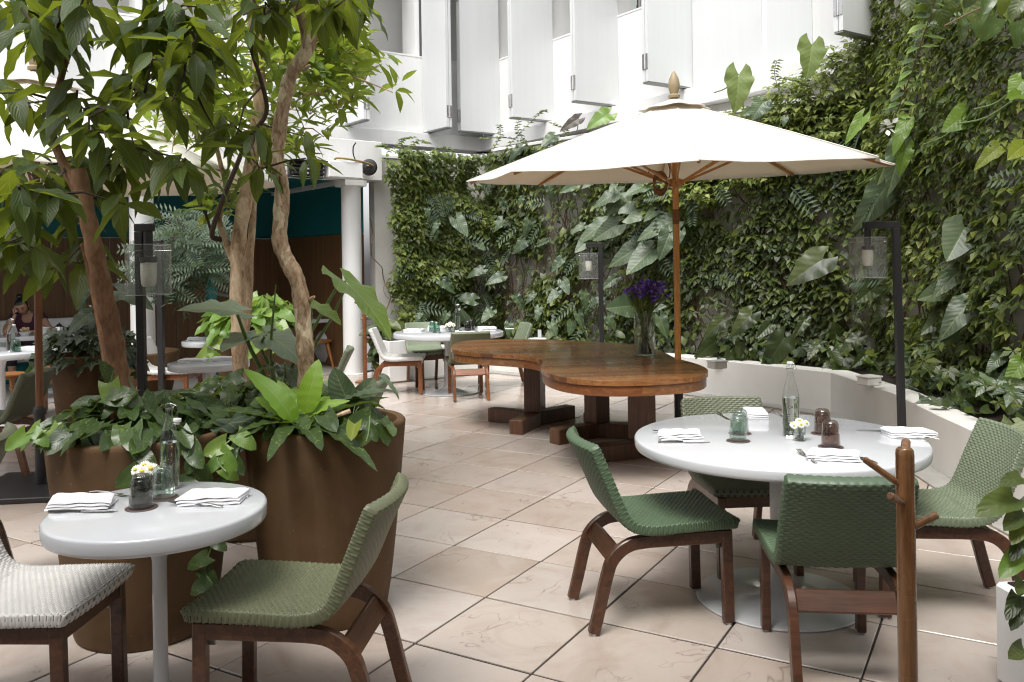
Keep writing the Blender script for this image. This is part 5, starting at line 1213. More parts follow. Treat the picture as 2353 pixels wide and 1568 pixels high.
# ---- philodendrons growing through the climbers
def wy(vx):
    for p, q in zip(WALLP, WALLP[1:]):
        d_ = q - p; t = seg_t(vx, p, d_)
        if 0 <= t <= 1: return (p + d_ * t).y
    return 6.0
def philo(label, rows, conv, base, off=.5, mat='l_wall', extra=()):
    P = Plant('philodendron', label, 'plant', base)
    for x0, y0, x1, y1, *o in rows:
        b, t = conv(x0, y0), conv(x1, y1); Yw = wy((b[0] + t[0]) / 2); of = off * U(.8, 1.25); m_ = o[0] if o else mat; wk = o[1] if len(o) > 1 else U(.85, 1.1)
        B, T = at(*b, Yw - of), at(*t, Yw - of - U(.02, .14)); nn = Vector((U(-.35, .35), -.85, U(.35, .8))); P.leaf('arrow', B, T - B, nn, (T - B).length, m_, wk)
        e = B + Vector((U(-.15, .15), of * .7, -U(.05, .3))); obj('stalk', MB().tube(spline([B, B.lerp(e, .5) + Vector((0, 0, -.05)), e], 3), .007, 6), M['gstem'], P.t)
    P.done(); return P
philo('grey green philodendron with arrow leaves hanging behind the umbrella pole', [(1740, 830, 1515, 900), (1780, 850, 1640, 1020), (2000, 760, 1785, 830), (1830, 1025, 2110, 895), (1600, 1110, 1350, 1265), (1720, 1120, 1500, 1250), (2220, 1090, 1915, 1185), (2190, 1200, 2105, 1420), (1950, 1310, 1650, 1445), (2030, 1350, 1800, 1560), (1420, 1130, 1305, 1180), (1470, 1260, 1345, 1350), (2290, 1180, 2240, 1330), (2060, 1000, 1960, 1090), (1700, 760, 1650, 800)], cu, at(1500, 640, 10.4), .65, 'l_ear')
philo('philodendron with a few heart leaves under the left tip of the umbrella', [(1110, 760, 1150, 900), (830, 740, 830, 805), (700, 1075, 590, 1180), (930, 1085, 895, 1220), (900, 1260, 785, 1370), (1340, 770, 1200, 835), (1480, 745, 1400, 790), (1220, 1430, 1130, 1545), (870, 420, 730, 540), (1150, 330, 1040, 400), (870, 880, 830, 950)], cu, at(1250, 600, 12), .5)
philo('philodendron with a drooping leaf on the dense climber', [(280, 1070, 385, 1225), (110, 1110, 60, 1180), (20, 980, 40, 1060), (480, 1290, 530, 1350)], cu, at(1040, 500, 12.6), .65)
philo('leafy philodendron standing behind the far round table', [(1060, 300, 950, 335), (1190, 345, 1080, 390), (780, 380, 880, 450), (1000, 505, 870, 470), (820, 595, 795, 660), (950, 645, 900, 560), (1560, 450, 1490, 520), (1660, 660, 1645, 740), (1520, 660, 1560, 735), (1740, 460, 1765, 560), (1860, 490, 1790, 530), (1950, 360, 1860, 430), (1238, 665, 1235, 760), (1080, 560, 1160, 600), (1120, 580, 1050, 640), (1600, 380, 1640, 470), (1700, 600, 1740, 700), (1440, 560, 1420, 640), (640, 600, 600, 650), (1280, 480, 1340, 560), (1400, 470, 1350, 520)], c5, at(1200, 760, 12.0), .6)
philo('big leaved philodendron low beside the flower vase', [(2060, 545, 1890, 560, 'l_wall', 1.4), (2250, 620, 2310, 760), (2200, 560, 2290, 540), (1900, 620, 1960, 700)], c5, at(1480, 740, 9.7), .6)
philo('dark philodendron hanging over the planter wall under the umbrella', [(740, 765, 600, 990), (1090, 740, 1085, 655, 'l_dark', 1.8), (520, 600, 400, 720), (330, 640, 200, 760), (280, 780, 150, 900), (450, 790, 440, 900), (1240, 760, 1100, 860), (1150, 870, 1060, 1040), (1000, 230, 760, 390), (1440, 540, 1340, 640), (880, 640, 820, 740), (1350, 420, 1230, 520), (380, 850, 370, 960), (640, 680, 560, 760), (1280, 880, 1200, 960), (950, 820, 900, 900)], c6, at(1750, 780, 8.9), .62, 'l_dark')
philo('large leaved philodendron around the tall lamp post', [(1390, 1115, 1165, 1260, 'l_wall', .9), (1640, 900, 1580, 1130, 'l_wall', 1.1), (1955, 20, 1835, 240, 'l_ear', 1.3), (1950, 290, 1755, 440, 'l_ear'), (1870, 430, 1640, 500, 'l_ear', .9), (1975, 535, 1810, 715, 'l_ear'), (1850, 580, 1680, 715, 'l_ear', .8), (1920, 720, 1805, 760, 'l_ear', .8), (1700, 1100, 1620, 1190), (1840, 1020, 1760, 1080), (2200, 880, 2120, 960), (2290, 1010, 2180, 1080), (1600, 930, 1580, 790, 'l_pothosb', .6), (2350, 920, 2250, 1050, 'l_earbright'), (2353, 430, 2280, 450, 'l_yellow')], c6, at(2150, 860, 6.6), .55)
philo('philodendron with long twisted leaves at the right tip of the umbrella', [(1560, 830, 1470, 1000, 'l_earbright', .7), (1520, 990, 1452, 1300, 'l_ear', .75), (1430, 1250, 1240, 1545, 'l_ear', .9), (1420, 1100, 1365, 1250, 'l_dark', .8), (1560, 990, 1520, 1180, 'l_earbright', .8)], c3, at(2060, 420, 7.4), 1.0)
philo('bright lobed leaves hanging at the right edge of the climber', [(1985, 765, 1815, 870, 'l_earbright', 1.3), (2190, 985, 2030, 1110, 'l_yellow', .8), (2353, 980, 2265, 1045, 'l_yellow', 1.0), (2345, 540, 2270, 670, 'l_earbright', 1.3), (2330, 640, 2240, 655, 'l_earbright')], c3, at(2300, 350, 6.2), .8)
philo('upright elephant ear leaves growing at the foot of the shutters', [(435, 500, 432, 738, 'l_earlit', 1.15), (925, 300, 920, 505, 'l_earlit', 1.25), (600, 690, 530, 790, 'l_wall', 1.4), (520, 740, 470, 770, 'l_wall', 1.3), (1270, 790, 1150, 970, 'l_earbright', .6), (750, 790, 735, 840, 'l_wall', 1.1)], c3, at(1800, 250, 9.6), .85)
philo('purple and lime leaves poking up behind the umbrella canopy', [(1705, 800, 1580, 875, 'l_purple', .8), (1905, 770, 1765, 840, 'l_pothosb', 1.1), (1540, 920, 1460, 975, 'l_wall', 1.3)], c2, at(1350, 320, 11.9), .3)

# ---- low growth along the top of the planter wall
U1 = Plant('ground_ivy', 'low ivy and seedlings along the top of the planter wall', 'plant', (1.97, 10.7, .38))
for k in range(520):
    i = random.choice((1, 2, 3, 3, 3, 4, 5, 5, 6, 6, 7)); f = random.random(); a_, b_ = BENCH[i], BENCH[i + 1]; d_ = (b_ - a_).normalized(); n_2 = Vector((-d_.y, d_.x)); o_ = U(.16, .80) if random.random() < .97 else U(-.02, .1)
    p = a_.lerp(b_, f) + n_2 * o_; z = .42 + U(0, .26) * (1 if o_ > .2 else .3); kd = random.choice(('ivy', 'heart', 'heart', 'creeper')); U1.leaf(kd, (p.x, p.y, z), Vector((U(-1, 1), -.6, U(-.8, .2))), Vector((0, -.7, .8)) + rv() * .35, U(.08, .17), random.choice(('l_ivy', 'l_dark', 'l_dark', 'l_vine', 'l_pothos')))
U1.done()
U2 = Plant('leafy_plant', 'slender plant with strap leaves between the round column and the white chair', 'plant', (-1.78, 11.75, 0))
for k in range(34):
    a = U(0, 6.283); z = U(.05, .75); U2.leaf('heart' if k % 3 else 'bright', (-1.80 + U(-.12, .12), 11.8 + U(-.1, .1), z), Vector((math.cos(a), math.sin(a) * .5 - .3, U(-.4, .5))), (0, -.5, .8), U(.14, .30), random.choice(('l_dark', 'l_wall', 'l_vine')))
obj('stems', MB().tube([(-1.8, 11.8, 0), (-1.78, 11.8, .4), (-1.82, 11.78, .8)], .012, 6), M['gstem'], U2.t); U2.done()

# ---- hanging strand and overhead leaves at the upper right, near the camera
H1 = Plant('hanging_vine', 'hanging vine strand with paired bright leaves and a white blossom at its tip', 'climber', at(2100, 140, 5.4))
q = spline([at(2165, -60, 5.3), at(2143, 20, 5.35), at(2118, 95, 5.4), at(2092, 175, 5.45), at(2066, 245, 5.5), at(2050, 282, 5.5)], 6); obj('stem', MB().tube(q, .004, 6), M['stem'], H1.t)
for i in range(3, len(q) - 1, 2):
    L = lerp(.145, .085, i / len(q))
    for s_ in (-1, 1): H1.leaf('bright', q[i], Vector((s_ * 1.0, -.3, U(-.35, .1))), Vector((0, -.5, 1)) + rv() * .2, L * U(.9, 1.15), random.choice(('l_pothosb', 'l_pothos')), 1.5)
H1.done()
fl_p = at(2040, 284, 5.45); pm = MB()
for k in range(9):
    d_ = Vector((U(-1, 1), U(-.6, .2), U(-1, .4))).normalized(); v_, f_, u_ = leaf_geo(w_ell(.3), 4, 1, 0, .2, .1); m4 = lmat(fl_p + Vector((U(-.03, .03), 0, U(-.05, .03))), d_, rv(), .05); pm.add([tuple(m4 @ Vector(p)) for p in v_], f_)
obj('blossom', pm, M['petal'], H1.t, angle=180)
H2 = Plant('overhead_creeper', 'dark heart leaves of a creeper hanging in from the upper right corner', 'climber', at(2230, -20, 5.2))
cr = spline([at(2400, 60, 5.6), at(2330, -10, 5.4), at(2250, 20, 5.2), at(2170, 60, 5.1)], 6); obj('stem', MB().tube(cr, .005, 6), M['stem'], H2.t)
for x, y in ((2090, 12), (2112, 30), (2140, 8), (2160, 40), (2182, 18), (2205, 55), (2228, 20), (2250, 48), (2275, 15), (2290, 60), (2312, 30), (2335, 70), (2240, -15), (2300, -10), (2130, -15), (2345, 20), (2210, 80)):
    H2.leaf('heart', at(x, y - 18, U(4.9, 5.6)), Vector((U(-.7, .3), -.2, -1)), Vector((0, -.9, .4)) + rv() * .35, U(.10, .16), random.choice(('l_dark', 'l_vine', 'l_pothos')))
H2.done()
# ---- plant at the right edge in the white box
W1 = Plant('trailing_plant', 'trailing plant with light green leaves at the right edge above the white box', 'plant', (2.05, 2.95, .37))
for x, y, x1, y1, m_ in ((2330, 1145, 2255, 1170, 'l_vineb'), (2353, 1180, 2310, 1215, 'l_vineb'), (2353, 1195, 2330, 1240, 'l_vine'), (2353, 1270, 2305, 1315, 'l_pothosb'), (2353, 1230, 2335, 1265, 'l_dark'), (2340, 1370, 2325, 1400, 'l_dark'), (2353, 1385, 2335, 1425, 'l_dark'), (2350, 1100, 2325, 1090, 'l_vine'), (2353, 1495, 2322, 1510, 'l_dark'), (2353, 1340, 2340, 1362, 'l_vine')):
    W1.px('heart', (x, y), (x1, y1), 2.75, 2.68, m_, (-.2, -.7, .7), .75, 1.0)
wst = MB()
for x, y in ((2330, 1145), (2353, 1180), (2353, 1195), (2353, 1270), (2353, 1230), (2340, 1370), (2353, 1385), (2350, 1100), (2353, 1495), (2353, 1340)): wst.tube(spline([(2.0, 2.9, .37), tuple(Vector((1.98, 2.88, .37)).lerp(at(x, y, 2.75), .5) + Vector((.02, .04, .06))), tuple(at(x, y, 2.75))], 4), .0038, 6)
for k in range(22): W1.leaf('heart', (2.02 + U(-.16, .26), 2.93 + U(-.18, .18), .40 + U(0, .35)), Vector((U(-1, 1), U(-1, .3), U(-.6, .5))), (0, -.5, .8), U(.07, .12), random.choice(('l_vine', 'l_dark', 'l_vineb')))
obj('stems', wst, M['gstem'], W1.t); W1.done()
V0.done(300); V1.done(300); V2.done(300)

# ================================================================== TABLE SETTINGS
TZ_ = .7402
def napkin(x, y, rz, label, grp='folded white napkins', s=1.0, z=TZ_):
    R = Matrix.Rotation(rz, 3, 'Z'); mb = MB(); L, W_ = .20 * s, .115 * s; o = Vector((x, y, z)); sk = U(-.012, .012)
    for k in range(3):
        h0 = .0015 + k * .0102; w2 = W_ - .003 * k; dx = U(-.002, .002); vs_ = []; nu, nv = 14, 8
        # a soft slab: closed loop section swept along the length
        sec = [(-.5, .15), (-.47, .8), (-.40, 1), (0, 1.0), (.40, 1), (.47, .8), (.5, .15), (.46, 0), (0, 0), (-.46, 0)]
        for i in range(nu + 1):
            f = i / nu - .5; e = max(0, abs(f) - .44) / .06
            for a, b in sec:
                zz = h0 + b * .0112 * (1 - .5 * e * e) + .003 * math.sin(f * 6 + k + a * 2) * (k / 3) + .0015 * math.sin(f * 17 + k)
                vs_.append(o + R @ Vector((f * L + dx + a * sk * (k + 1), a * w2 * (1 - .03 * e), zz)))
        n = len(sec); fs = [(i * n + j, (i + 1) * n + j, (i + 1) * n + (j + 1) % n, i * n + (j + 1) % n) for i in range(nu) for j in range(n)] + [tuple(range(n)), tuple(nu * n + j for j in range(n - 1, -1, -1))]
        mb.add(vs_, fs)
    return tag(obj('napkin', mb, M['cloth'], angle=60), label, 'napkin', grp)
def bar(mb, pts, w0, w1, th):
    pts = [Vector(p) for p in pts]; n = len(pts); vs_ = []
    for i, p in enumerate(pts):
        t = (pts[min(i + 1, n - 1)] - pts[max(i - 1, 0)]).normalized(); x = t.cross(Vector((0, 0, 1))).normalized(); u = x.cross(t); f = i / (n - 1); w_ = w0[i] if isinstance(w0, list) else lerp(w0, w1, f)
        for a, b in ((-.5, -.3), (-.3, .5), (.3, .5), (.5, -.3)): vs_.append(p + x * a * w_ + u * b * th)
    fs = [(i * 4 + k, i * 4 + (k + 1) % 4, (i + 1) * 4 + (k + 1) % 4, (i + 1) * 4 + k) for i in range(n - 1) for k in range(4)] + [(3, 2, 1, 0), tuple((n - 1) * 4 + k for k in range(4))]
    mb.add(vs_, fs)
def xf(x, y, rz, z=TZ_): return Matrix.Translation((x, y, z)) @ Matrix.Rotation(rz, 4, 'Z')
_fh = MB(); bar(_fh, [(-.10, 0, .004), (-.06, 0, .010), (-.01, 0, .010), (.03, 0, .005), (.045, 0, .006)], [.015, .012, .006, .007, .020], .02, .0035)
bar(_fh, [(.044, 0, .006), (.056, 0, .005), (.064, 0, .0065)], [.020, .024, .024], 0, .003)
for k in range(4): bar(_fh, [(.062, (k - 1.5) * .0062, .0065), (.085, (k - 1.5) * .0060, .011), (.104, (k - 1.5) * .0056, .014)], .0036, .0024, .0026)
FORK = _fh.mesh('fork', [M['steel']], True, 50)
_k = MB(); bar(_k, [(-.115, 0, .006), (-.08, 0, .007), (-.02, 0, .006), (-.005, 0, .005)], [.014, .018, .013, .010], 0, .009)
bar(_k, [(-.006, 0, .004), (.01, 0, .003), (.07, 0, .0025), (.10, 0, .0022), (.115, .004, .002)], [.012, .018, .020, .016, .003], 0, .002)
KNIFE = _k.mesh('knife', [M['steel']], True, 50)
def fork(x, y, rz, label, z=TZ_): o = tag(link('fork', FORK), label, 'fork', 'steel forks'); o.matrix_world = xf(x, y, rz, z); return o
def knife(x, y, rz, label, z=TZ_): o = tag(link('knife', KNIFE), label, 'knife', 'steel knives'); o.matrix_world = xf(x, y, rz, z); return o
def seg2(kind, a, b, label):      # from handle end a to tip b on the table
    A, B = fl(*a, TZ_), fl(*b, TZ_); m = (A + B) / 2; kind(m.x, m.y, math.atan2(B.y - A.y, B.x - A.x), label)
def tumbler(x, y, mat, label, coaster=True, h=.112, r=.041, z=TZ_):
    if coaster:
        c = obj('coaster', MB().lathe([(.052, 0), (.053, .0015), (.051, .0035), (.001, .0036)], (x, y, z), 36), M['coaster']); tag(c, 'round brown coaster under the ' + label, 'coaster', 'brown coasters'); z += .0038
    ro, rt = r, r * .78; w_ = .0038
    pr = [(ro - w_, .0005), (ro - .001, .0), (ro, .002), (lerp(ro, rt, .5), h * .55), (rt + .001, h * .86), (rt - .003, h * .95), (rt - .010, h * .995), (rt - .018, h), (.001, h - .002), (.001, h - .016), (rt - .014, h - .014), (rt - w_ - .001, h * .80), (lerp(ro, rt, .5) - w_, h * .5), (ro - w_ - .0002, .003), (ro - w_, .0005)]
    o = obj('tumbler', MB().lathe(pr, (x, y, z), 36, cap=False), M[mat], angle=180); return tag(o, label, 'glass', 'upturned bubble glass tumblers')
def txt(body, size):
    c = bpy.data.curves.new('lettering', 'FONT'); c.body = body; c.size = size; c.extrude = 0; o = bpy.data.objects.new('lettering', c); COL.objects.link(o)
    dg = bpy.context.evaluated_depsgraph_get(); me = bpy.data.meshes.new_from_object(o.evaluated_get(dg)); bpy.data.objects.remove(o); return me
CASA = txt('CASA', .019)
def bottle(x, y, label, h=.315, r=.037, openc=True, face=-PI / 2, lemon=False, z=TZ_, turn=0.0, lod=1):
    t = thing('water_bottle', label, 'bottle', (x, y, z), 0, 'clear swing top water bottles'); s = h / .315
    pr = [(.001, .006), (r * .6, .004), (r - .006, .0), (r - .001, .004), (r, .012), (r, .165 * s), (r - .002, .185 * s), (r * .72, .225 * s), (r * .46, .255 * s), (r * .37, .28 * s), (r * .37, .292 * s), (r * .44, .295 * s), (r * .44, .312 * s), (r * .37, .315 * s)]
    obj('glass_body', MB().lathe(pr, (x, y, z), 36, cap=False), M['shade'], t, angle=180)
    wl_ = .172 * s; obj('water', MB().lathe([(.001, .010), (r - .006, .008), (r - .003, .014), (r - .0025, wl_ * .92), (r - .0025, wl_), (.001, wl_ + .0003)], (x, y, z), 36, cap=False), M['glass'], t, angle=60)
    zt = z + .303 * s; rr_ = r * .46; wr = MB(); d = Vector((math.cos(turn), math.sin(turn), 0))
    wr.lathe([(rr_ - .001, -.005), (rr_ + .001, -.004), (rr_ - .001, -.003)], (x, y, zt), 20, cap=False)
    if openc:
        q = spline([Vector((x, y, zt - .004)) + d * rr_, Vector((x, y, zt + .006)) + d * (rr_ + .010), Vector((x, y, zt - .012)) + d * (rr_ + .018), Vector((x, y, zt - .055)) + d * (rr_ + .015)], 5); sp_ = q[-1]
        wr.tube(spline([Vector((x, y, zt - .004)) + d * rr_, Vector((x, y, zt + .012)) + d * .004, Vector((x, y, zt + .006)) + d * (rr_ + .008)], 4), .0012, 6)
    else: q = spline([Vector((x, y, zt - .004)) + d * rr_, Vector((x, y, zt - .012)) + d * (rr_ + .012), Vector((x, y, zt + .018)) + d * (rr_ + .002), Vector((x, y, zt + .020))], 5); sp_ = Vector((x, y, z + h + .006))
    wr.tube(q, .0012, 6); cl = obj('wire_clip', wr, M['steel'], t)
    obj('stopper', MB().lathe([(.008, -.010), (.0105, -.008), (.009, -.002), (.014, 0), (.0155, .004), (.014, .011), (.001, .012)], sp_, 20, M3=(Matrix.Rotation(rad(8), 3, 'Y') if openc else None)), M['ceram'], t)
    if lod:
        me = CASA.copy(); wd_ = max(v.co.x for v in me.vertices)
        def wrap(u, v): a = face + (u / (r + .0004)); return (x + (r + .0005) * math.cos(a), y + (r + .0005) * math.sin(a), z + v)
        mb = MB(); mb.add([wrap(v.co.x - wd_ / 2 + .008, .128 * s + v.co.y) for v in me.vertices], [tuple(p.vertices) for p in me.polygons])
        for k in range(6):
            for q0, q1 in ((-.030, -.012 + .004 * (k % 3)), (.006, .026 - .005 * (k % 2))):
                zz = .055 + k * .0095; mb.add([wrap(q0, zz), wrap(q1, zz), wrap(q1, zz + .0022), wrap(q0, zz + .0022)], [(0, 1, 2, 3)])
        for k in range(9): a_ = -.030 + k * .0026; mb.add([wrap(a_, .028), wrap(a_ + .0014, .028), wrap(a_ + .0014, .042), wrap(a_, .042)], [(0, 1, 2, 3)])
        obj('print', mb, M['ink'], t, smooth=False)
    if lemon:
        for k in range(3): obj('lemon_slice', MB().lathe([(.001, 0), (.022, 0), (.024, .003), (.022, .006), (.001, .006)], (x + U(-.006, .006), y + U(-.006, .006), z + .03 + k * .02), 16, M3=Matrix.Rotation(U(.2, .7), 3, 'X')), M['lemon'], t)
    return t
def daisy(parent, p, R, face):
    q = face.to_track_quat('Z', 'Y').to_matrix(); mb = MB()
    for ring, (n, L, lift) in enumerate(((18, 1, .05), (14, .78, .32), (9, .5, .6))):
        for k in range(n):
            a = 2 * PI * k / n + ring * .2; d = Vector((math.cos(a), math.sin(a), lift)); s = Vector((-math.sin(a), math.cos(a), 0)) * .11
            mb.add([p + q @ (v * R) for v in (d * .12, d * L * .7 + s, d * L, d * L * .7 - s)], [(0, 1, 2, 3)])
    f = obj('flower', mb, M['petal'], parent, smooth=False); obj('centre', MB().sphere(p + q @ Vector((0, 0, R * .28)), R * .36, 10, 6, (1, 1, .6)), M['yolk'], f)
def posy(x, y, label, n=6, R=.021, gh=.058, gr=.026, z=TZ_, spread=.030, hi=.062, big=True):
    t = thing('posy_glass', label, 'flowers', (x, y, z), 0, 'small glasses of white flowers')
    w_ = .0022; obj('glass', MB().lathe([(.001, 0), (gr - .002, 0), (gr - .001, .004), (gr, gh), (gr - w_, gh), (gr - w_ - .001, .008), (.001, .007)], (x, y, z), 28, cap=False), M['shade'], t, angle=60)
    obj('water', MB().lathe([(.001, .009), (gr - .004, .009), (gr - .003, gh * .6), (.001, gh * .6)], (x, y, z), 24, cap=False), M['water'], t, angle=60); st = MB()
    for k in range(n):
        a = 2 * PI * k / max(1, n - 1) + .4; r = 0 if k == n - 1 else spread; p = Vector((x + r * math.cos(a), y + r * math.sin(a), z + hi + (.014 if r == 0 else U(-.006, .008)))); fd = Vector((math.cos(a) * (r > 0) * .6, math.sin(a) * (r > 0) * .6 - .65, .75)).normalized()
        st.tube([(x - r * .5 * math.cos(a), y - r * .5 * math.sin(a), z + .008), p], .0016, 5); daisy(t, p, R * U(.9, 1.1), fd)
    obj('stems', st, M['gstem'], t)
    return t
# large round table
def P2(a): p = fl(*a, TZ_); return p.x, p.y
x, y = P2((1562, 1006)); napkin(x, y, .12, 'folded white napkin in front of the green chair at the left of the large table')
x, y = P2((1738, 957)); napkin(x, y + .02, 1.45, 'folded white napkin beside the green tumblers at the far side of the large table', s=.95)
x, y = P2((2088, 1002)); napkin(x, y, -.12, 'folded white napkin at the right end of the large table')
x, y = P2((1915, 1055)); napkin(x, y, -.25, 'folded white napkin nearest the wooden peg stand on the large table')
seg2(knife, (1507, 1019), (1637, 1018), 'steel knife in front of the left napkin on the large table'); seg2(fork, (1605, 988), (1485, 997), 'steel fork behind the left napkin on the large table')
seg2(knife, (1638, 946), (1684, 970), 'steel knife left of the green tumblers on the large table'); seg2(fork, (1765, 946), (1812, 962), 'steel fork between the far napkin and the bottle')
seg2(knife, (2080, 994), (1978, 990), 'steel knife behind the right napkin on the large table'); seg2(fork, (2161, 1011), (2048, 1001), 'steel fork in front of the right napkin on the large table')
seg2(fork, (1886, 1073), (1826, 1034), 'steel fork left of the napkin nearest the peg stand'); seg2(knife, (2016, 1070), (1935, 1040), 'steel knife right of the napkin nearest the peg stand')
x, y = P2((1703, 999)); tumbler(x, y + .02, 'greenglass', 'green bubble tumbler standing behind the other green one'); x, y = P2((1695, 1013)); tumbler(x, y - .01, 'greenglass', 'green bubble tumbler in front on the large table')
x, y = P2((1894, 999)); tumbler(x, y + .02, 'brownglass', 'smoky brown tumbler behind the other brown one'); x, y = P2((1909, 1028)); tumbler(x, y, 'brownglass', 'smoky brown tumbler in front on the large table')
x, y = P2((1818, 1002)); bottle(x, y, 'clear printed water bottle closed with its white stopper on the large table', .325, .0385, False, -PI / 2 - .25, turn=-.5)
x, y = P2((1838, 1013)); posy(x, y, 'small glass of white daisies in front of the bottle on the large table', 7, .019, .060, .026, hi=.074)
# small round table
x, y = P2((187, 1163)); napkin(x, y, .05, 'folded white napkin left of the dark tumbler on the small table', s=1.05); x, y = P2((490, 1152)); napkin(x, y, .10, 'folded white napkin right of the tumblers on the small table', s=1.05)
seg2(knife, (97, 1180), (285, 1177), 'steel knife in front of the left napkin on the small table'); seg2(fork, (215, 1133), (296, 1142), 'steel fork between the left napkin and the dark tumbler')
seg2(knife, (580, 1131), (413, 1138), 'steel knife behind the right napkin on the small table'); seg2(fork, (528, 1168), (375, 1160), 'steel fork in front of the right napkin on the small table')
x, y = P2((322, 1170)); tumbler(x, y + .01, 'darkglass', 'dark smoky tumbler on the small table'); x, y = P2((370, 1149)); tumbler(x, y + .02, 'greenglass', 'pale green tumbler on the small table')
x, y = P2((388, 1125)); bottle(x, y + .012, 'clear water bottle with its stopper hanging open on the small table', .315, .034, True, -PI / 2 - .5, turn=-.12)
x, y = P2((333, 1128)); posy(x, y, 'small glass packed with white and yellow daisies behind the dark tumbler', 8, .024, .062, .028, spread=.032, hi=.078)
# far round table
FT_ = [(-1.22, 10.52), (-.98, 10.98), (-.55, 9.98), (-.33, 10.72)]
for (x, y), l in zip(FT_, ('by the white chair', 'at the back', 'at the front', 'at the right')): napkin(x, y, U(-.3, .3), 'folded white napkin ' + l + ' of the far round table', s=1.15)
for x, y, rz, l in ((-.62, 10.1, 2.6, 'front'), (-.2, 10.62, -.2, 'right')): fork(x - .2, y, rz, 'steel fork beside the %s napkin on the far round table' % l); knife(x + .22, y, rz, 'steel knife beside the %s napkin on the far round table' % l)
for x, y, m_, l in ((-.99, 10.50, 'tealglass', 'dark green tumbler at the back on the far round table'), (-.92, 10.28, 'tealglass', 'dark green tumbler in front on the far round table'), (-.55, 10.42, 'darkglass', 'dark smoky tumbler in front on the far round table'), (-.52, 10.62, 'darkglass', 'dark smoky tumbler at the back on the far round table')): tumbler(x, y, m_, l, h=.125, r=.045)
bottle(-.69, 10.50, 'clear water bottle in the middle of the far round table', .33, .042, True, turn=-.2, lod=0); posy(-.76, 10.36, 'small glass of white flowers in the middle of the far round table', 7, .028, .07, .032, hi=.09, spread=.045)
# other tables at the left
napkin(-4.98, 8.85, .1, 'folded white napkin on the round table left of the old umbrella pole', s=1.2); knife(-5.12, 9.02, .1, 'steel knife on the round table left of the old umbrella pole')
bottle(-5.14, 8.72, 'clear water bottle on the round table at the left edge', .33, .042, True, turn=0, lod=0); tumbler(-5.02, 8.60, 'tealglass', 'green tumbler beside the bottle at the left edge', h=.125, r=.05)
napkin(-2.78, 7.40, .05, 'folded white napkin on the small table behind the planted pots', s=1.1); napkin(-2.55, 7.52, .3, 'second folded white napkin on the small table behind the planted pots', s=1.1)
napkin(-3.60, 9.72, .1, 'folded white napkin on the small table near the bright pothos', s=1.1); posy(-3.42, 9.62, 'small glass of pale flowers near the bright pothos', 6, .03, .07, .03, hi=.2, spread=.05)

# ---- irises on the wooden table
iv = Vector((1.13, 7.32, .7505)); IV = thing('flower_vase', 'tall glass vase of purple irises on the wooden table', 'vase', iv)
obj('glass', MB().lathe([(.001, 0), (.085, 0), (.090, .006), (.091, .37), (.087, .37), (.086, .02), (.001, .016)], iv, 40, cap=False), M['shade'], IV, angle=60)
obj('water', MB().lathe([(.001, .018), (.084, .018), (.084, .165), (.001, .165)], iv, 36, cap=False), M['water'], IV, angle=60); st = MB(); lf = []
for k in range(34):
    a = U(0, 6.283); r = .19 * math.sqrt(random.random()); tip = iv + Vector((r * math.cos(a) + .02, r * .8 * math.sin(a), .50 + .10 * (1 - (r / .19) ** 2) + U(-.05, .05))); b = iv + Vector((-.055 * math.cos(a) * U(.2, 1), -.055 * math.sin(a) * U(.2, 1), .02)); nk = iv + Vector((.06 * math.cos(a) * U(.3, 1), .06 * math.sin(a) * U(.3, 1), .34))
    st.tube(spline([b, nk, tip], 4), .0048, 5)
    for j in range(2): g0 = nk.lerp(tip, U(.0, .5)); lf.append((g0, (tip - nk).normalized() + rv() * .25, rv(), U(.10, .20)))
    if k < 34:
        mb = MB()
        for j in range(7):
            aa = j * 2 * PI / 7 + U(-.3, .3); up = U(-.5, .2) if j % 2 else U(.5, 1.3); v_, f_, u_ = leaf_geo(w_ell(.24), 4, 1, 0, .35, .15); m4 = lmat(tip, Vector((math.cos(aa), math.sin(aa), up)), Vector((0, 0, 1)) + rv() * .3, U(.05, .075)); mb.add([tuple(m4 @ Vector(p)) for p in v_], f_)
        fo = obj('iris_bloom', mb, M['iris'], IV, angle=180); obj('heart', MB().sphere(tip + Vector((0, 0, .008)), .008, 8, 5), M['yolk'], fo)
obj('stems', st, M['gstem'], IV); mass('leaves', leaf_geo(w_ell(.055), 5, 1, 0, .2, .2), lf, M['l_vineb'], IV)
# sugar caddy at the far planter
cd = thing('sugar_caddy', 'small white bowl with a card standing at the far edge of the planter wall', 'caddy', (.34, 11.9, .42))
obj('bowl', MB().lathe([(.001, 0), (.10, .0), (.13, .03), (.135, .09), (.125, .09), (.115, .03), (.001, .02)], (.34, 11.9, .422), 28), M['ceram'], cd); obj('card', MB().box((.37, 11.9, .57), (.05, .02, .12), .1, .002), M['gloss'], cd); obj('tray', MB().box((.34, 11.88, .446), (.36, .2, .012), 0, .004).add([], []), M['ceram'], cd)
for o in cd.children: o.location.z += .05
cd.location.z = .37; 
# fallen bits on the floor
for k, (px, m_, lb_) in enumerate((((2266, 1208), 'petal', 'small fallen daisy on the kerb under the sage chair'), ((838, 871), 'l_yellow', 'fallen leaf beside the far peg stand'))):
    p = fl(*px, .016 if k == 0 else .002)
    if k == 0:
        t = thing('fallen_flower', lb_, 'flower', p); daisy(t, p + Vector((0, 0, .012)), .016, Vector((.2, -.6, .7)).normalized()); obj('stem', MB().tube([p + Vector((0, 0, .004)), p + Vector((.04, .01, .004))], .0015, 5), M['gstem'], t)
    else:
        o = link('fallen_leaf', random.choice(LM['bright'])); o.matrix_world = lmat(p, Vector((1, .2, 0)), Vector((0, 0, 1)), .12); setmat(o, M[m_]); tag(o, lb_, 'leaf')

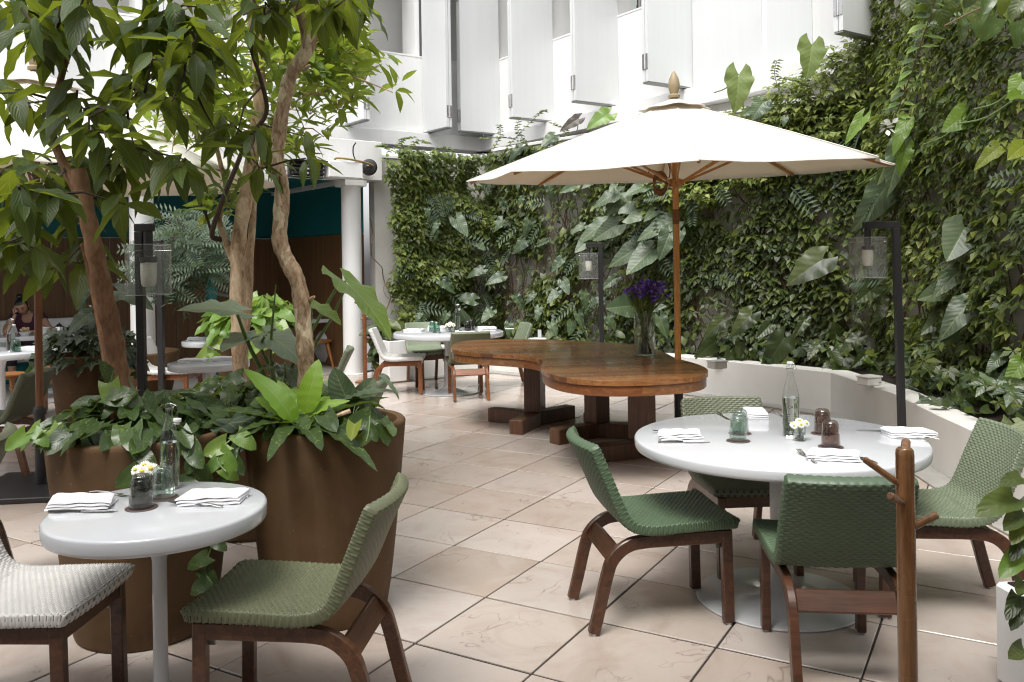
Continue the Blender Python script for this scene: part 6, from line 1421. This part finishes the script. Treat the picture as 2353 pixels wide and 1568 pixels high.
# ================================================================== ROOM BEHIND: bench, tables, stools, seated woman
an = math.atan2(KE.y, KE.x)
bq = thing('banquette', 'long white bench with a low back along the panelled wall', 'bench', KP(-5, 2.4).to_3d())
obj('seat', kband(-10.5, -3.0, 2.35, 2.92, .30, .45, .02), M['white'], bq, angle=30); obj('plinth', kband(-10.4, -3.1, 2.45, 2.92, .01, .298, .01), M['teal'], bq, angle=30); obj('back', kband(-10.5, -3.0, 2.80, 2.97, .452, .86, .03), M['white'], bq, angle=30)
def rrect(c, L, W_, r, rz, n=5):
    out = []
    for sx, sy, a0 in ((1, 1, 0), (-1, 1, 90), (-1, -1, 180), (1, -1, 270)):
        for k in range(n + 1): a = rad(a0 + 90 * k / n); out.append(Matrix.Rotation(rz, 2) @ Vector((sx * (L / 2 - r) + r * math.cos(a), sy * (W_ / 2 - r) + r * math.sin(a))) + Vector((c[0], c[1])))
    return out
tcn = (-6.08, 11.02); wt = thing('dining_table', 'white rounded table of the seated woman', 'table', (tcn[0], tcn[1], 0))
obj('tabletop', MB().prism(rrect(tcn, 1.35, .62, .07, an), .685, .74, .006), M['gloss'], wt, angle=40); obj('pedestal', MB().lathe([(.03, .02), (.03, .685)], (*tcn, 0), 20), M['gloss'], wt); obj('base', MB().lathe([(.25, .001), (.25, .012), (.04, .03)], (*tcn, 0), 36), M['gloss'], wt)
it = (-2.98, 13.62); et = thing('dining_table', 'white table with a big rounded ceramic base inside the room', 'table', (it[0], it[1], 0))
obj('tabletop', MB().prism(rrect((it[0] + .25, it[1] + .2), 1.3, .62, .05, an), .685, .74, .006), M['gloss'], et, angle=40); obj('base', MB().lathe([(.16, .001), (.26, .06), (.33, .2), (.34, .3), (.29, .45), (.20, .58), (.17, .684)], (it[0] + .12, it[1] + .05, 0), 40), M['greyceram'], et)
for k, (dx, dy) in enumerate(((.05, .2), (.5, .35))): tag(obj('bowl', MB().lathe([(.001, 0), (.06, 0), (.10, .05), (.09, .05), (.05, .01), (.001, .008)], (it[0] + dx, it[1] + dy, .7405), 24), M['black'] if k == 0 else M['greyceram']), ('dark bowl', 'grey bowl')[k] + ' on the white table inside the room', 'bowl')
def stool(x, y, rz, label):
    t = thing('wooden_stool', label, 'stool', (x, y, 0), rz, 'honey wood stools')
    def sec(u, v):
        a = 2 * PI * u; q = v; r = .23; return (r * math.cos(a) * q, .19 * math.sin(a) * q, .40 + .03 * (math.cos(a) * q) ** 2)
    obj('seat', MB().lathe([(.001, .385), (.14, .375), (.215, .39), (.225, .415), (.20, .425), (.001, .405)], (0, 0, 0), 32), M['honey'], t, rel=False)
    for sx in (-1, 1):
        for sy in (-1, 1): obj('leg', MB().tube([(sx * .22, sy * .20, .001), (sx * .14, sy * .12, .385)], [.016, .024], 10), M['honey'], t, rel=False)
    return t
stool(-5.62, 10.35, .2, 'honey wood stool in front of the seated woman'); stool(-5.62, 9.42, 0, 'honey wood stool beside the round table at the left edge'); stool(-3.02, 13.15, .3, 'honey wood stool at the table inside the room'); stool(-2.40, 13.55, .1, 'honey wood stool almost hidden behind the round column')
bottle(-5.66, 11.42, 'clear bottle with lemon slices on the table of the seated woman', .33, .045, False, lemon=True, lod=0)
tp = thing('teapot', 'small dark glass teapot on the table of the seated woman', 'teapot', (-5.92, 11.12, .74))
obj('body', MB().lathe([(.001, 0), (.05, .002), (.07, .04), (.06, .085), (.035, .10)], (-5.92, 11.12, .7405), 20), M['steel'], tp); obj('lid', MB().lathe([(.036, 0), (.02, .02), (.006, .024), (.010, .036), (.001, .04)], (-5.92, 11.12, .841), 14), M['black'], tp); obj('handle', MB().tube(spline([(-5.855, 11.12, .82), (-5.81, 11.12, .81), (-5.815, 11.12, .77), (-5.86, 11.12, .765)], 4), .006, 6), M['steel'], tp)
bw = thing('snack_bowl', 'small white bowl of snacks beside the seated woman', 'bowl', (-6.22, 10.86, .74)); obj('bowl', MB().lathe([(.001, 0), (.045, 0), (.075, .045), (.07, .045), (.04, .008), (.001, .006)], (-6.22, 10.86, .7405), 20), M['ceram'], bw)
fd = MB()
for k in range(14): fd.sphere((-6.22 + U(-.045, .045), 10.86 + U(-.045, .045), .79 + U(0, .045)), .020, 6, 4, (1, .8, .7))
obj('snacks', fd, M['food'], bw); tag(obj('bowl', MB().lathe([(.001, 0), (.06, 0), (.085, .08), (.08, .08), (.055, .01), (.001, .008)], (-6.10, 11.08, .7405), 20), M['ceram']), 'tall white bowl behind the snacks on the table of the seated woman', 'bowl')
tag(obj('red_case', MB().box((-6.45, 10.93, .7505), (.14, .07, .018), an, .004), M['red']), 'small red case by the elbow of the seated woman', 'case')

def skinned(name, verts, edges, radii, mat, parent, root=0, sub=2):
    me = bpy.data.meshes.new(name); me.from_pydata(verts, edges, []); o = bpy.data.objects.new(name, me); COL.objects.link(o)
    mo = o.modifiers.new('skin', 'SKIN'); mo.use_smooth_shade = True
    for i, r in enumerate(radii): me.skin_vertices[0].data[i].radius = r if isinstance(r, tuple) else (r, r)
    me.skin_vertices[0].data[root].use_root = True; s = o.modifiers.new('sub', 'SUBSURF'); s.levels = s.render_levels = sub
    dg = bpy.context.evaluated_depsgraph_get(); m2 = bpy.data.meshes.new_from_object(o.evaluated_get(dg)); bpy.data.objects.remove(o); m2.materials.clear(); m2.materials.append(mat)
    m2.polygons.foreach_set('use_smooth', [True] * len(m2.polygons)); m2.name = name; q = link(name, m2, parent); return q
# local frame: she faces -y, x to her left as seen (picture right); origin on the floor below the hips
wo_ = thing('person', 'woman in a plum top at the white table, cheek resting on one hand', 'person', (-6.50, 11.42, 0), an - .35)
hd = Vector((-.035, -.17, 1.085))
V = [(0, .10, .50), (0, .09, .66), (0, .05, .82), (0, .0, .94), (0, -.05, 1.0), (-.005, -.09, 1.04),              # 0-5 hips to neck
     (-.17, .0, .93), (-.23, -.12, .80), (-.20, -.30, .755), (-.135, -.30, .86), (-.105, -.275, .95), (-.095, -.255, 1.0),     # 6-11 right arm bent, hand to the cheek
     (.17, .0, .93), (.27, -.14, .80), (.36, -.30, .765), (.20, -.40, .765), (.12, -.42, .765),                    # 12-16 left arm lying on the table
     (-.10, .06, .49), (-.12, -.34, .49), (-.12, -.36, .25), (-.12, -.33, .06), (-.12, -.44, .035), (.10, .06, .49), (.13, -.34, .49), (.14, -.36, .25), (.14, -.33, .06), (.14, -.44, .035)]
Eg = [(0, 1), (1, 2), (2, 3), (3, 4), (4, 5), (3, 6), (6, 7), (7, 8), (8, 9), (9, 10), (10, 11), (3, 12), (12, 13), (13, 14), (14, 15), (15, 16), (0, 17), (17, 18), (18, 19), (19, 20), (20, 21), (0, 22), (22, 23), (23, 24), (24, 25), (25, 26)]
Rd = [(.13, .10), (.115, .09), (.13, .095), (.12, .08), .05, .045, .058, .045, .036, .030, .024, .022, .058, .045, .038, .030, .024, .085, .065, .048, .034, .028, .085, .065, .048, .034, .028]
skinned('body', V, Eg, Rd, M['skin'], wo_)
Vt = V[:4] + [(0, -.035, .985)] + [V[6], (-.205, -.06, .865), V[12], (.225, -.07, .865)]
skinned('top', Vt, [(0, 1), (1, 2), (2, 3), (3, 4), (3, 5), (5, 6), (3, 7), (7, 8)], [(.15, .125), (.135, .115), (.152, .122), (.142, .108), .070, .072, .062, .072, .062], M['plum'], wo_)
skinned('trousers', [V[0], V[17], V[18], (-.12, -.36, .30), V[22], V[23], (.14, -.36, .30)], [(0, 1), (1, 2), (2, 3), (0, 4), (4, 5), (5, 6)], [.12, .095, .075, .06, .095, .075, .06], M['navy'], wo_)
tilt = Matrix.Rotation(rad(30), 3, 'X') @ Matrix.Rotation(rad(-10), 3, 'Y')
hm = MB()
def headpt(u, v):
    th_, ph = PI * u, 2 * PI * v; d = Vector((math.sin(th_) * math.cos(ph), math.sin(th_) * math.sin(ph), -math.cos(th_)))
    p = Vector((d.x * .073, d.y * .092, d.z * .112)); 
    if d.y < 0:
        p.x *= 1 - .22 * max(0, -d.z) ; nose = math.exp(-((d.x / .16) ** 2 + ((d.z + .12) / .2) ** 2)); p.y -= .022 * nose; eye = sum(math.exp(-(((d.x - s * .38) / .17) ** 2 + ((d.z - .08) / .12) ** 2)) for s in (-1, 1)); p.y += .008 * eye; lip = math.exp(-((d.x / .3) ** 2 + ((d.z + .52) / .08) ** 2)); p.y -= .006 * lip
    return tuple(hd + tilt @ p)
hm.grid(headpt, 20, 28); hd_o = obj('head', hm, M['skin'], wo_, rel=False, angle=180)
hr_ = MB(); nu, nv = 12, 28
def hairpt(u, v):
    ph = 2 * PI * v; low = .30 if math.sin(ph) < -.35 else .68; th_ = lerp(PI, PI * (1 - low), u); d = Vector((math.sin(th_) * math.cos(ph), math.sin(th_) * math.sin(ph), -math.cos(th_))); return tuple(hd + tilt @ Vector((d.x * .081, d.y * .100 + .006, d.z * .120)))
hr_.grid(hairpt, nu, nv, flip=True); b_ = hd + tilt @ Vector((0, .055, .125)); hr_.sphere(b_, .045, 12, 8, (1, 1, .85)); obj('hair', hr_, M['hair'], wo_, rel=False, angle=180)
for s in (-1, 1):
    e = hd + tilt @ Vector((s * .029, -.086, .012)); ey = obj('eye', MB().sphere(e, .0095, 8, 6, (1.3, .6, .5)), M['hair'], hd_o, rel=False); br = hd + tilt @ Vector((s * .03, -.090, .034)); obj('eyebrow', MB().tube([br + tilt @ Vector((-.018, 0, 0)), br + tilt @ Vector((0, -.003, .005)), br + tilt @ Vector((.018, 0, 0))], .0035, 5), M['hair'], hd_o, rel=False)
    er = hd + tilt @ Vector((s * .076, .005, -.005)); obj('ear', MB().sphere(er, .022, 8, 6, (.4, .8, 1.2)), M['skin'], hd_o, rel=False)
mo = hd + tilt @ Vector((0, -.088, -.058)); obj('mouth', MB().sphere(mo, .02, 8, 5, (1.1, .4, .35)), M['red'], hd_o, rel=False)
for nm, hc, dr, up in (('hand', Vector(V[11]), Vector((.25, .15, 1)), Vector((.8, -.6, 0))), ('hand', Vector(V[16]), Vector((-.9, -.3, 0)), Vector((0, 0, 1)))):
    d, n3, x3 = frame(dr, up); pal = hc + d * .03; vs_ = [tuple(hc), tuple(pal)]; eg = [(0, 1)]; rd_ = [.022, (.026, .016)]
    for k in range(4):
        b = pal + d * .028 + x3 * (k - 1.5) * .017; L = (.052, .062, .058, .045)[k]; i = len(vs_); m1 = b + d * L * .5 - n3 * .006; vs_ += [tuple(b), tuple(m1), tuple(m1 + d * L * .4 - n3 * .018)]; eg += [(1, i), (i, i + 1), (i + 1, i + 2)]; rd_ += [.0085, .0075, .0065]
    i = len(vs_); tb = hc + d * .018 - x3 * .028; vs_ += [tuple(tb), tuple(tb + d * .025 - x3 * .018), tuple(tb + d * .05 - x3 * .018)]; eg += [(0, i), (i, i + 1), (i + 1, i + 2)]; rd_ += [.011, .009, .007]
    skinned(nm, vs_, eg, rd_, M['skin'], wo_, 0, 1)
